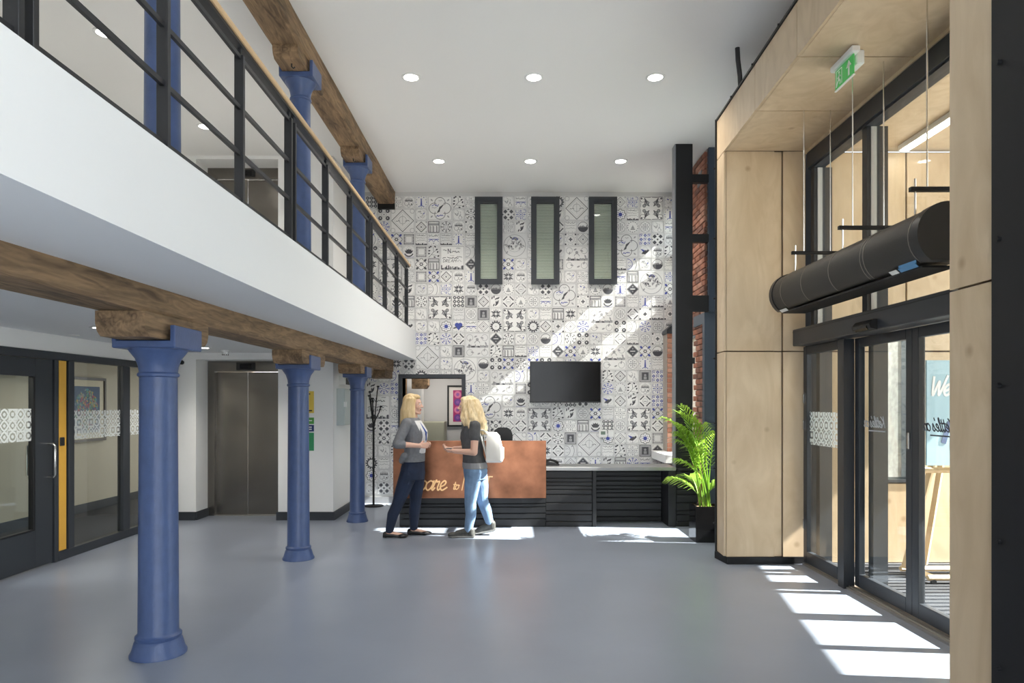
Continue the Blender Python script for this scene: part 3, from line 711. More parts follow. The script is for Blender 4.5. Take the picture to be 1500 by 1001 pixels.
# right wall: brick near the back, windows between brick and portal
XR = 2.5; XW = 2.75
wr = MB()
def wall_x(mb, x0, x1, y0, y1, z0, z1, holes, mi=0):
    ys = sorted({y0, y1, *[h[0] for h in holes], *[h[1] for h in holes]}); zs = sorted({z0, z1, *[h[2] for h in holes], *[h[3] for h in holes]})
    for a, b in zip(ys[:-1], ys[1:]):
        for c, d in zip(zs[:-1], zs[1:]):
            if not any(h[0]-1e-6 <= a and b <= h[1]+1e-6 and h[2]-1e-6 <= c and d <= h[3]+1e-6 for h in holes): mb.box(x0, x1, a, b, c, d, mi)
HOLES = [(9.30, 10.25, .80, 2.55), (9.9, 10.58, 3.20, 3.74), (9.9, 10.58, 3.86, 4.50)]
wall_x(wr, XR+.012, XR+.30, 8.80, 10.9, 0, ZC, HOLES)
wall_right = struct('wall_right', wr, mortar, 'old red brick side wall beside the tiled wall')
NH = [(7.42, 8.42, .62, 1.95), (7.42, 8.42, 2.2, 4.15)]
wr2 = MB(); wall_x(wr2, XW, XW+.30, 6.84, 8.80, 0, ZC, NH)
struct('wall_window', wr2, white, 'window wall between the brick and the plywood portal')
# bricks: individual ones where the photo shows them
bm_list = []
for m_ in (brick_m, brick_m2, brick_m3): bm_list.append(MB().bbox(-.03, 0.014, 0, .215, 0, .065, .004).mesh('brick', m_))
half = []
for m_ in (brick_m, brick_m2, brick_m3): half.append(MB().bbox(-.03, 0.014, 0, .1025, 0, .065, .004).mesh('brick', m_))
rb = random.Random(5); nb = 0; restb = MB()
for row in range(int(ZC/.075)):
    z = row*.075+.005; y = 8.80
    off = row % 2
    first = True
    while y < YB-.05:
        L_ = .1025 if (first and off) else .215
        first = False
        if y+L_ > YB: L_ = .1025
        if y+L_ > YB: break
        if not any(h[0]-.05 < y+L_/2 < h[1]+.05 and h[2]-.02 < z+.03 < h[3]+.02 for h in HOLES):
            k = rb.choice((0, 0, 0, 1, 2, 2)); jit = rb.uniform(-.005, .006)
            if y < 9.45 and nb < 270:
                o = bpy.data.objects.new('brick', (bm_list if L_ > .2 else half)[k]); C.objects.link(o); o.parent = wall_right; o.location = (XR+.012+jit, y, z); nb += 1
            else: restb.box(XR-.018+.014+jit, XR+.02, y, y+L_, z, z+.065, k)
        y += L_+.01
o = obj('brick_field', restb, [brick_m, brick_m2, brick_m3], wall_right); o['kind'] = 'stuff'
# brick pier standing in the corner under the window head
pier = struct('wall_pier', MB().box(2.345, XR, 10.30, YB-.008, .80, 2.62), mortar, 'pinkish brick pier in the corner above the white ledge')
pb = [MB().bbox(0, .150, 0, .02, 0, .065, .004).mesh('brick', m_) for m_ in (brick_m2, brick_m)]
pb2 = [MB().bbox(0, .070, 0, .02, 0, .065, .004).mesh('brick', m_) for m_ in (brick_m2, brick_m)]
for row in range(24):
    z = .81+row*.075
    spans = [(2.34, pb)] if row % 2 else [(2.34, pb2), (2.42, pb2)]
    for x, ms in spans:
        o = bpy.data.objects.new('brick', rb.choice(ms)); C.objects.link(o); o.parent = pier; o.location = (x, 10.285+rb.uniform(-.004, .004), z)
obj('sloping_cap', MB().prism([(2.33, 2.60), (2.5, 2.60), (2.5, 2.80), (2.33, 2.66)], 'y', 10.27, YB-.01), anth, pier)
struct('trim_5', MB().bbox(2.16, XR, 9.62, 10.58, .70, .82, .006), white, 'white window ledge between the tiled wall and brick')

# window frames on the right wall
def wframe(name, x0, x1, y0, y1, z0, z1, w, label, m=bluegrey, bars=()):
    o = struct(name, MB().box(x0, x1, y0, y0+w, z0, z1).box(x0, x1, y1-w, y1, z0, z1).box(x0, x1, y0+w, y1-w, z0, z0+w).box(x0, x1, y0+w, y1-w, z1-w, z1), m, label)
    obj('pane', MB().box((x0+x1)/2-.004, (x0+x1)/2+.004, y0+w, y1-w, z0+w, z1-w), glass, o)
    for b in bars: obj('glazing_bar', MB().box(x0+.02, x1-.02, y0+w, y1-w, b-.02, b+.02), m, o)
    return o
wframe('window_4', XW+.08, XW+.2, 7.42, 8.42, .62, 1.95, .05, 'blue-grey lower window between brick wall and plywood portal')
wframe('window_5', XW+.08, XW+.2, 7.42, 8.42, 2.2, 4.15, .05, 'blue-grey tall upper window above the lower window', bars=(3.2,))
wframe('window_6', XR+.06, XR+.16, 9.30, 10.25, .80, 2.55, .05, 'blue-grey window in the brick wall above the white ledge')
wframe('window_7', XR+.06, XR+.16, 9.9, 10.58, 3.20, 3.74, .02, 'small lower clerestory window beside the tiled wall')
wframe('window_8', XR+.06, XR+.16, 9.9, 10.58, 3.86, 4.50, .02, 'small upper clerestory window beside the tiled wall')
struct('trim_6', MB().box(XR-.03, XW, 8.76, 8.80, 0, 2.72).box(XR-.03, XR, 8.80, 9.30, 2.58, 2.72).box(XR-.03, XR+.01, 8.80, 8.86, 0, 2.58), bluegrey, 'blue-grey steel window surround standing off the brick wall')
struct('trim_7', MB().box(XW-.06, XW, 8.42, 8.50, 2.72, 4.3).box(XR+.02, XW, 8.74, 8.80, 2.72, ZC), bluegrey, 'blue-grey upright beside the upper window')

# rear wall behind the camera: open gap added to let in fill daylight
struct('wall_rear', MB().box(-4.6, -1.6, -3.2, -3.0, 0, ZC).box(1.9, 3.1, -3.2, -3.0, 0, ZC).box(-1.6, 1.9, -3.2, -3.0, 4.5, ZC), white, 'rear wall with a large glazed opening')
wn_ = MB(); wall_x(wn_, 2.2, 2.5, -3.0, 2.3, 0, ZC, [(-2.8, 0.1, .1, 4.4)])
struct('wall_near', wn_, white, 'front wall beside the plywood portal with tall glazing')
wframe('window_11', 2.3, 2.4, -2.8, 0.1, .1, 4.4, .06, 'tall glazing of the street front beside the portal', anth, (2.2,))  # unseen glazing, added so daylight and floor bounce fill the room
struct('ground_outside', MB().box(-40, 45, -40, 45, -.4, -.16), mat('paving', (.36, .35, .33), .9, noise=.15, nscale=3), 'pale street paving outside')

# ------------------------------------------------------------------ plywood portal
portal = empty('trim_1', (2.05, 6.83, 0)); tag(portal, 'birch plywood portal lining the glazed entrance', kind='structure')
def pp(name, mb, m): # portal part given in world coordinates
    o = obj(name, mb, m, portal); o.matrix_parent_inverse = Matrix.Translation((-2.05, -6.83, 0)); return o
FX = lambda y: 2.05-.025*(6.83-y)
def fascia(y0, y1, z0, z1, g=.005):
    y0 += g; y1 -= g; z0 += g; z1 -= g; t = .022
    vs = [(FX(y0), y0, z0), (FX(y1), y1, z0), (FX(y1), y1, z1), (FX(y0), y0, z1)]; vs += [(x+t, y, z) for x, y, z in vs]
    return MB().add(vs, [(0,3,2,1), (4,5,6,7), (0,1,5,4), (1,2,6,5), (2,3,7,6), (3,0,4,7)])
YN0, YN1 = 2.755, 3.055
ys = [YN0, 3.92, 4.79, 5.68, 6.83]
for a, b in zip(ys[:-1], ys[1:]): pp('plywood_panel', fascia(a, b, 3.98, 4.37), ply)           # top fascia
for z0, z1 in ((.07, 2.05), (2.05, 3.98)):
    pp('plywood_panel', fascia(6.58, 6.83, z0, z1), ply); pp('plywood_panel', fascia(YN0, YN1, z0, z1), ply)
for a, b in zip([YN1, 3.92, 4.79, 5.68], [3.92, 4.79, 5.68, 6.58]):                              # soffit
    a += .006; b -= .006
    pp('plywood_panel', MB().prism([(FX(a)+.022, a), (2.83, a), (2.83, b), (FX(b)+.022, b)], 'z', 3.982, 4.004), ply)
for z0, z1 in ((.07, 2.044), (2.056, 3.98)):                                                     # far jamb
    pp('plywood_panel', MB().box(2.068, 2.528, 6.58, 6.60, z0, z1), ply)
    pp('plywood_panel', MB().box(2.534, 2.606, 6.60, 6.62, z0, z1), ply)
    pp('plywood_panel', MB().box(2.616, 2.83, 6.585, 6.605, z0, z1), ply)
    pp('plywood_panel', MB().box(FX(3.0)+.024, 2.83, 3.03, 3.05, z0, z1), ply)
pp('backing_frame', MB().prism([(2.075, 6.605), (2.85, 6.625), (2.85, 6.84), (2.075, 6.82)], 'z', 0, 4.36).prism([(FX(2.8)+.025, 2.76), (2.85, 2.76), (2.85, 3.028), (FX(3)+.025, 3.028)], 'z', 0, 4.36)
   .prism([(FX(2.8)+.03, 2.76), (2.85, 2.76), (2.85, 6.82), (2.08, 6.82)], 'z', 4.006, 4.36), plyedge)
pp('plinth', MB().prism([(2.07, 6.56), (2.84, 6.575), (2.84, 6.84), (2.03, 6.84)], 'z', 0, .068).prism([(FX(2.8)+.01, 2.76), (2.84, 2.76), (2.84, 3.04), (FX(3)+.01, 3.04)], 'z', 0, .068), steel_dk)
e1 = MB().prism([(2.035, 6.83), (2.10, 6.83), (2.10, 6.845), (2.035, 6.845)], 'z', 0, 4.39)
e1.add([(FX(YN0)-.012, YN0, 4.37), (2.04, 6.845, 4.37), (2.06, 6.845, 4.37), (FX(YN0)+.05, YN0, 4.37), (FX(YN0)-.012, YN0, 4.39), (2.04, 6.845, 4.39), (2.06, 6.845, 4.39), (FX(YN0)+.05, YN0, 4.39)], [(0,3,2,1), (4,5,6,7), (0,1,5,4), (1,2,6,5), (2,3,7,6), (3,0,4,7)])
pp('steel_edge', e1, steel_dk)
for z in (.35, .9, 1.35, 2.0, 2.6, 3.2, 3.9): pp('bolt', MB().lathe([(.009, -.016), (.009, 0)], (2.033, 6.838, z), 8, axis='x'), steel_dk)
for y in (6.3, 5.7, 5.1, 4.5): pp('bolt', MB().lathe([(.009, -.012), (.009, 0)], (FX(y)-.01, y, 4.38), 8, axis='x'), steel_dk)
# wall above the glazing and black steel panel beside the portal
struct('wall_entrance', MB().box(2.86, 3.12, 2.5, 6.84, 4.0, ZC).box(2.86, 3.12, 2.5, 3.03, 0, 4.0).box(2.2, 2.86, 2.5, 2.76, 4.4, ZC), white, 'wall above the entrance glazing')
struct('trim_8', MB().box(2.851, 3.05, 6.632, 6.66, 0, 4.0).box(2.852, 3.05, 6.661, 6.84, 0, 4.0), anth, 'dark closing post behind the far plywood jamb')
bp_ = struct('trim_2', MB().box(1.93, 2.85, 2.3, 2.748, 0, ZC), steel_dk, 'black steel cladding beside the near plywood jamb')
for z in (.5, 1.0, 1.62, 2.2, 2.9): obj('bolt', MB().lathe([(.010, -.014), (.010, 0)], (1.93, 2.70, z), 10, axis='x'), steel_dk, bp_)

# ------------------------------------------------------------------ glazed entrance screen
GX = 2.86
scr = empty('window_9', (GX, 6.5, 0)); tag(scr, 'dark framed glazed screen above the entrance doors', kind='structure')
def sp(name, mb, m): o = obj(name, mb, m, scr); o.matrix_parent_inverse = Matrix.Translation((-GX, -6.5, 0)); return o
sp('head_rail', MB().box(GX-.03, GX+.10, 3.05, 6.55, 3.80, 3.95).box(GX-.01, GX+.10, 3.05, 6.55, 3.785, 3.80), anth)
sp('timber_trim', MB().box(GX-.04, GX+.02, 3.05, 6.58, 3.952, 3.98), ply)
for y in (6.46, 5.50, 4.20, 3.40): sp('mullion', MB().box(GX, GX+.17, y, y+.075, 2.281, 3.784).box(GX+.052, GX+.17, y, y+.075, 0, 2.099), anth)
for a, b in ((5.575, 6.46), (4.275, 5.50), (3.475, 4.20), (3.05, 3.40)):
    sp('pane', MB().box(GX+.05, GX+.058, a, b, 2.25, 3.80), glass)
    sp('glazing_bead', MB().box(GX+.03, GX+.075, b-.008, b, 2.28, 3.78).box(GX+.03, GX+.075, a, a+.008, 2.28, 3.78), mat('bead_grey', (.45, .45, .43), .5))
sp('transom', MB().box(GX-.02, GX+.12, 3.05, 6.55, 2.10, 2.28), anth)

# sliding doors, leaves along X = const
def leaf(name, y0, y1, x, label, film_on=None, stile=.075, zb=.03):
    e = empty(name, (x, y0, 0)); tag(e, label, kind='structure')
    def q(n, mb, m): return obj(n, mb, m, e)
    h = 2.09; L_ = y1-y0; r = .11
    q('stile', MB().bbox(0, .05, 0, stile, zb, h, .004), anth); q('stile', MB().bbox(0, .05, L_-stile, L_, zb, h, .004), anth)
    q('bottom_rail', MB().bbox(0, .05, stile, L_-stile, zb, zb+r, .004), anth); q('top_rail', MB().bbox(0, .05, stile, L_-stile, h-.075, h, .004), anth)
    q('pane', MB().box(.02, .028, stile, L_-stile, zb+r, h-.075), glass)
    return e
d1 = leaf('door_1', 5.80, 6.56, 2.80, 'fixed dark framed glass side panel next to the plywood jamb')
obj('printed_film', MB().box(.030, .032, .075, .685, 1.16, 1.47), film, d1)
for z in (.35, 1.30, 1.55): obj('hinge', MB().bbox(-.012, .0, .735, .755, z, z+.09, .002), chrome, d1)
d2 = leaf('door_2', 4.885, 5.70, 2.86, 'sliding glass door leaf with a mirrored script decal and greenery behind')
d3 = leaf('door_3', 3.72, 4.88, 2.86, 'sliding glass door leaf in front of the blue welcome board')
obj('lock_case', MB().bbox(-.012, 0, .018, .043, 1.22, 1.34, .003), chrome, d2)
for d_, yy, hh in ((d2, .70, .047), (d3, 1.06, .05)):
    mb = MB(); script_text(mb, "Kettle's on", -yy, 1.36, hh, .009, lambda u, v, w: (.018-w, -u, v), .001, .25, .86)
    mb2 = MB(); mb2.v = mb.v; mb2.f = mb.f; mb2.m = mb.m
    # decal is applied to read from outside: mirrored when seen from the lobby
    ys_ = [p[1] for p in mb2.v]; lo, hi = min(ys_), max(ys_); mb2.v = [(x, lo+hi-y, z) for x, y, z in mb2.v]
    obj('script_decal', mb2, mat('decal_grey', (.42, .45, .48), .6) if d_ is d2 else mat('decal_dark', (.07, .08, .1), .6), d_)
    obj('decal_underline', MB().box(.016, .018, lo, lo+(hi-lo)*.75, 1.325, 1.335), MATS['decal_grey'] if d_ is d2 else MATS['decal_dark'], d_)
struct('door_4', MB().box(2.77, 2.86, 5.70, 5.80, 0, 2.09).box(2.83, 2.86, 3.05, 3.72, .03, 2.09), anth, 'dark post between the fixed panel and sliding doors')
trk = struct('trim_3', MB().box(2.79, 2.94, 3.05, 6.56, 0, .018), mat('track_alloy', (.4, .38, .35), .4, metal=.8), 'grooved alloy floor track of the sliding doors')
for x in (2.81, 2.835, 2.91): obj('track_rib', MB().box(x, x+.008, 3.05, 6.56, .018, .028), MATS['track_alloy'], trk)
op = empty('door_operator', (2.66, 6.47, 2.09)); tag(op, 'long dark grey operator box above the sliding doors', 'door operator')
obj('housing', MB().bbox(0, .17, -3.3, 0, 0, .155, .006), anth, op)
obj('cover_seam', MB().box(-.003, 0, -3.3, 0, .128, .131), steel_dk, op)
sn = obj('motion_sensor', MB().prism([(0, 0), (-.05, .01), (-.06, .04), (-.03, .075), (0, .075)], 'y', -1.50, -1.24), blackp, op)
obj('sensor_lens', MB().prism([(-.045, .0), (-.062, .015), (-.062, .03), (-.05, .03)], 'y', -1.46, -1.28), screen, sn)

# ------------------------------------------------------------------ air curtain
ac = empty('air_curtain', (2.52, 3.93, 2.53)); tag(ac, 'black barrel shaped air curtain hanging above the sliding doors', 'air curtain')
L_ = 2.27; prof = [(.18*math.cos(t), .18*math.sin(t)) for t in [math.radians(a) for a in range(-55, 236, 10)]]
prof = [(x, max(z, -.165)) for x, z in prof]
obj('body', MB().prism(prof, 'y', .06, L_-.06), mat('perforated_black', (.02, .019, .018), .45, noise=.3, nscale=90, bump=.3, bscale=220), ac, True)
p2 = [(x*1.04, z*1.04) for x, z in prof]
obj('end_cap', MB().prism(p2, 'y', 0, .075), blackp, ac, True); obj('end_cap', MB().prism(p2, 'y', L_-.06, L_), blackp, ac, True)
for y in (.10, .62, .66, 1.12, 1.60, 2.02):
    p3 = [(x*1.012, z*1.012) for x, z in prof]
    obj('joint_band', MB().prism(p3, 'y', y, y+.008), mat('band_grey', (.22, .2, .18), .4, metal=.5), ac, True)
obj('air_grille', MB().box(-.10, .10, .1, L_-.1, -.178, -.166), steel_dk, ac)
obj('rating_sticker', MB().box(-.125, -.121, .12, .30, -.155, -.115).prism([(-.128, -.148), (-.106, -.168), (-.108, -.170), (-.131, -.150)], 'y', .12, .30), mat('sticker_blue', (.1, .3, .55), .5), ac)
obj('white_sticker', MB().prism([(-.128, -.148), (-.106, -.168), (-.108, -.170), (-.131, -.150)], 'y', 2.03, 2.17), whitep, ac)
obj('white_sticker', MB().prism([(-.128, -.148), (-.106, -.168), (-.108, -.170), (-.132, -.150)], 'y', .32, .40), whitep, ac)
for k, y in enumerate((3.98, 4.85, 5.66)):
    yy = y-3.93
    b = obj('hanger_bracket', MB().box(-.20, .30, yy-.015, yy+.015, .255, .28), steel_dk, ac)
    obj('threaded_stud', MB().tube([(-.17, yy, .12), (-.17, yy, .33)], .006), chrome, ac)
    for x in (-.10, .12): obj('suspension_wire', MB().tube([(x, yy, .28), (x, yy, 1.45)], .0045), chrome, ac)

# emergency exit sign under the soffit
ex = empty('exit_sign', (2.33, 4.78, 3.98)); tag(ex, 'green running man exit sign hanging under the plywood soffit', 'exit sign')
obj('housing', MB().bbox(-.03, .03, -.16, .16, -.045, 0, .008), whitep, ex); obj('mounting_block', MB().bbox(.03, .09, -.10, .02, -.10, -.0, .008), whitep, ex)
grn = mat('exit_green', (.05, .33, .08), .4, emit=(.05, .35, .08), estr=.15)
pn = obj('sign_panel', MB().bbox(-.006, .004, -.13, .13, -.185, -.045, .002), grn, ex); obj('edge_strip', MB().box(-.008, .006, -.135, .135, -.192, -.185), whitep, ex)
pic = MB(); S = lambda pts: pic.prism(pts, 'x', -.0075, -.006)
def st(a, b, w=.014):
    dx, dz = b[0]-a[0], b[1]-a[1]; l = math.hypot(dx, dz); nx, nz = -dz/l*w/2, dx/l*w/2
    S([(a[0]+nx, a[1]+nz), (b[0]+nx, b[1]+nz), (b[0]-nx, b[1]-nz), (a[0]-nx, a[1]-nz)])
# y grows away from the camera: image left is +y
st((-.07, -.165), (-.07, -.10), .02); S([(-.105, -.105), (-.035, -.105), (-.07, -.06)])
st((.03, -.17), (.03, -.06), .006); st((.11, -.17), (.11, -.06), .006); st((.03, -.06), (.11, -.06), .006)
S([(.07+.010*math.cos(i*PI/4), -.08+.010*math.sin(i*PI/4)) for i in range(8)])
st((.07, -.092), (.075, -.128)); st((.075, -.125), (.052, -.142)); st((.052, -.142), (.056, -.166), .011); st((.076, -.125), (.095, -.145)); st((.095, -.145), (.108, -.166), .011); st((.07, -.098), (.048, -.112), .009); st((.07, -.098), (.092, -.115), .009)
o = obj('pictogram', pic, mat('sign_white', (.85, .88, .82), .4), pn); o['kind'] = 'stuff'
cb = obj('cable_conduit', MB().tube([(2.08, 6.30, ZC), (2.085, 6.30, 4.72), (2.11, 6.32, 4.58), (2.13, 6.36, 4.45), (2.13, 6.42, 4.36)], .022, 10), blackp, None, True)
tag(cb, 'black ribbed cable hose dropping from the ceiling onto the portal', 'cable')

# ------------------------------------------------------------------ porch outside
pw = MB(); PX1 = 6.35
struct('ceiling_porch', MB().prism([(2.9, 2.5), (6.30, 2.5), (7.05, 6.7), (2.9, 6.7)], 'z', 4.02, 4.3), ply, 'plywood ceiling of the porch outside the doors')
pwall = MB(); pwall.box(3.05, 3.62, 6.66, 6.84, 0, 4.0).box(3.92, PX1, 6.66, 6.84, 0, 4.0).box(3.62, 3.92, 6.66, 6.84, 0, .78).box(3.62, 3.92, 6.66, 6.84, 2.3, 4.0)
pwl = struct('wall_porch', pwall, plyedge, 'plywood lined porch wall beyond the glass doors')
for x0, x1, z0, z1 in ((3.05, 3.62, 0, 2.05), (3.05, 3.83, 2.31, 3.99), (3.05, 3.62, 2.055, 2.305), (3.93, 4.8, 0, 2.05), (3.84, 4.8, 2.31, 3.99), (4.81, 5.6, 0, 2.05), (4.81, 5.6, 2.06, 3.99), (5.61, 6.35, 0, 3.99), (3.63, 3.91, 0, .77), (3.93, 4.8, 2.06, 2.30)):
    obj('plywood_panel', MB().bbox(x0+.003, x1-.003, 6.64, 6.66, z0+.003, z1-.003, .002), ply, pwl)
wframe2 = struct('window_10', MB().box(3.62, 3.64, 6.63, 6.84, .78, 2.3).box(3.90, 3.92, 6.63, 6.84, .78, 2.3).box(3.64, 3.90, 6.63, 6.84, .78, .81).box(3.64, 3.9, 6.63, 6.84, 2.27, 2.3), anth, 'narrow window in the porch wall with greenery behind')
obj('pane', MB().box(3.64, 3.90, 6.73, 6.738, .81, 2.27), glass, wframe2)
struct('wall_porch_near', MB().box(3.12, PX1, 2.3, 2.5, 0, 4.3), ply, 'near plywood wall of the porch')
ffl = struct('floor_porch', MB().box(2.85, PX1+1, 2.5, 6.84, -.15, -.005), mat('porch_floor', (.3, .3, .3), .8), 'grey porch floor outside the doors')
for i in range(36):
    obj('mat_rib', MB().box(3.1, 5.2, 3.2+i*.095, 3.255+i*.095, -.005, .008), carpet, ffl)
led = empty('strip_light', (3.75, 6.1, 4.02)); tag(led, 'linear strip light on the plywood porch ceiling', 'strip light')
obj('housing', MB().bbox(-.05, .05, -.6, .45, -.05, 0, .004), whitep, led); obj('diffuser', MB().bbox(-.035, .035, -.58, .43, -.062, -.05, .003), lens, led)
struct('pier_for_film', MB().bbox(3.94, 4.25, 6.95, 7.2, -.16, 3.2, .02), mat('speckled_grey', (.5, .47, .44), .9, noise=.25, nscale=14, bump=.3), 'speckled stone pier outside the porch window')  # added pier, stands for the speckled reflecting film on the window

# welcome board on an easel
pine = wood_mat('pine_easel', (.60, .43, .24), (.75, .58, .36), 4.0, (5, 5, .6), .5, .05, 1.0)
ea = empty('easel', (4.05, 6.05, 0)); tag(ea, 'pale pine A-frame easel outside the glass doors', 'easel')
def plank(n, a, b, w=.045, t=.03): obj(n, MB().tube([a, b], w/1.4, 4, sq=.8), pine, ea)
plank('leg', (-.52, .10, .05), (-.12, .10, 1.55)); plank('leg', (.30, .10, .05), (-.06, .10, 1.55)); plank('rear_leg', (-.20, .32, .05), (-.09, .12, 1.50))
plank('rear_leg', (.18, -.15, .05), (-.08, .06, 1.15))
plank('foot_rail', (-.55, .10, .06), (.45, .10, .06)); plank('foot_rail', (-.50, -.22, .06), (.55, -.22, .06)); plank('cross_rail', (-.40, .07, .95), (.25, .07, .95)); plank('side_rail', (-.45, .10, .06), (-.45, -.22, .06)); plank('side_rail', (.25, .10, .06), (.25, -.22, .06))
for x, y in ((-.45, .10), (.25, .10), (-.45, -.22), (.25, -.22)): obj('caster', MB().lathe([(.022, -.012), (.025, 0), (.022, .012)], (x, y, .022), 12, axis='y'), blackp, ea)
wbd = empty('welcome_board', (3.655, 6.02, 1.0)); tag(wbd, 'pale blue welcome board resting on the pine easel', 'sign board')
obj('board', MB().bbox(0, .74, 0, .02, 0, .93, .003), mat('board_blue', (.42, .62, .72), .5), wbd)
mbw = MB(); script_text(mbw, 'Welcome', .035, .62, .095, .020, lambda u, v, w: (u, -w, v), .003, .2, .82); obj('lettering', mbw, mat('letter_white', (.9, .92, .93), .5), wbd)
mbw = MB(); script_text(mbw, 'run', .15, .16, .20, .045, lambda u, v, w: (u, -w, v), .003, .05, .95); obj('lettering', mbw, mat('letter_navy', (.12, .17, .30), .5), wbd)

# trees outside the porch window
def tree(x, y, h, r, label, seed):
    e = empty('street_tree', (x, y, -.16)); tag(e, label, 'tree', 'trees outside the porch'); rr = random.Random(seed)
    obj('trunk', MB().tube([(0, 0, 0), (.05, 0, h*.4), (0, .05, h*.75)], [.12, .09, .04], 8), mat('bark', (.12, .09, .06), .9), e, True)
    mb = MB()
    for i in range(2200):
        t = rr.uniform(0, 6.28); u = rr.uniform(-1, 1); q = r*rr.random()**.45; s_ = math.sqrt(1-u*u)
        c = Vector((q*s_*math.cos(t), q*s_*math.sin(t), h*.68+q*u*1.1)); a = Vector((rr.gauss(0, 1), rr.gauss(0, 1), rr.gauss(0, 1))).normalized(); b = a.orthogonal().normalized(); l = rr.uniform(.06, .11)
        mb.add([(c-a*l)[:], (c+b*l*.45)[:], (c+a*l)[:], (c-b*l*.45)[:]], [(0, 1, 2, 3)])
    o = obj('foliage', mb, mat('tree_leaf', (.16, .27, .05), .6), e); o['kind'] = 'stuff'
tree(5.6, 9.6, 3.6, 1.25, 'small green street tree seen through the porch window', 3); tree(8.0, 13.0, 5.0, 2.0, 'larger green street tree further along the street', 4)

# ------------------------------------------------------------------ cast-iron columns and timber beams
def column(x, y, z0, z1, r, rb, lug, label, group):
    """z1: underside of the bolster the column carries"""
    e = empty('cast_iron_column', (x, y, z0)); tag(e, label, 'column', group); H = z1-z0
    prof = [(rb, 0), (rb, .012), (rb*.93, .03), (r*1.18, .085), (r*1.10, .10), (r*1.14, .108), (r*1.14, .122), (r*1.03, .13), (r, .14), (r*.95, H*.55), (r*.92, H-.215), (r*1.0, H-.21), (r*1.03, H-.20), (r*1.0, H-.19), (r*.93, H-.185), (r*.97, H-.15), (r*1.12, H-.10), (r*1.38, H-.06), (r*1.46, H-.045), (r*1.46, H-.04)]
    obj('shaft', MB().lathe(prof, (0, 0, 0), 40), blue, e, True)
    w = r*1.62
    p = obj('capital_plate', MB().bbox(-w, w, -w*.95, w*.95, H-.045, H, .006), blue, e)
    for s_ in (-1, 1): obj('side_lug', MB().bbox(min(s_*(w-.028), s_*w), max(s_*(w-.028), s_*w), -w*.95, w*.95, H-.01, H+lug, .004), blue, p)
    return e
# lower storey
low = [(-2.19, 4.23, .116, .163), (-2.13, 6.81, .108, .154), (-2.03, 8.96, .097, .140)]
lab_low = ['large blue cast-iron column standing alone on the lobby floor', 'blue cast-iron column in front of the lift and green signs', 'blue cast-iron column beside the coat stand and tiled wall']
ZB = 2.04
bx = lambda y: -2.20+(y-4.23)*.0335          # axis of the lower beam
for (x, y, r, rb), l in zip(low, lab_low): column(x, y, 0, 1.925 if y < 5 else 1.93, r, rb, .09, l, 'blue lower columns')
def beam(name, x_of, y0, y1, z_of, h, w, label, bolsters, bz, bl=.40, bh=.11, bw=None):
    e = empty(name, (0, 0, 0)); tag(e, label, 'beam'); bw = bw or w; n = 24; rr = random.Random(2)
    secs = []
    for i in range(n+1):
        y = y0+(y1-y0)*i/n; c = x_of(y); z = z_of(y); j = lambda: rr.uniform(-.004, .004)
        b = .02
        secs.append([(c-w/2+j(), y, z+h), (c-w/2+j(), y, z+b), (c-w/2+b, y, z+j()), (c+w/2-b, y, z+j()), (c+w/2+j(), y, z+b), (c+w/2+j(), y, z+h)])
    vs = [p for s_ in secs for p in s_]; fs = []
    for i in range(n):
        for k in range(6): fs.append((i*6+k, i*6+(k+1) % 6, (i+1)*6+(k+1) % 6, (i+1)*6+k))
    fs.append(tuple(range(6))[::-1]); fs.append(tuple(n*6+k for k in range(6)))
    obj('timber', MB().add(vs, fs), beam_m, e)
    for y in bolsters:
        c = x_of(y); z = z_of(y); z0_ = bz(y)
        pr = [(y-bl+.05, z0_), (y+bl-.05, z0_), (y+bl-.015, z0_+.03), (y+bl, z0_+.07), (y+bl, z), (y-bl, z), (y-bl, z0_+.07), (y-bl+.015, z0_+.03)]
        obj('bolster', MB().prism(pr, 'x', c-bw/2, c+bw/2), beam_m, e)
    return e
zl = lambda y: 2.075-.0065*(y-3.6)
b1 = beam('timber_beam', bx, 1.0, YB, zl, .22, .30, 'dark old timber beam carried by the lower blue columns', [4.23, 6.81, 8.96, 10.35], lambda y: 1.93, bw=.28)
ub = lambda y: -1.945
b2 = beam('timber_beam', ub, -1.0, YB, lambda y: 4.63, .22, .26, 'brown timber beam under the white ceiling', [3.78, 6.25, 8.57], lambda y: 4.525, bw=.22)
obj('end_bracket', MB().box(-2.075, -1.815, YB-.06, YB, 4.555, 4.64), steel_dk, b2)
for y in (3.78, 6.25, 8.57): obj('iron_hook', MB().tube([(-1.93, y-.27, 4.53), (-1.93, y-.27, 4.50), (-1.915, y-.27, 4.485), (-1.90, y-.27, 4.497)], .006), steel_dk, b2)
for y, l in zip((3.78, 6.25, 8.57), ('blue cast-iron column on the mezzanine behind the widest railing bay', 'blue cast-iron column on the mezzanine beside the upper lift', 'blue cast-iron column on the mezzanine closest to the tiled wall')):
    column(-1.935, y, ZT, 4.525, .094, .13, .10, l, 'blue upper columns')

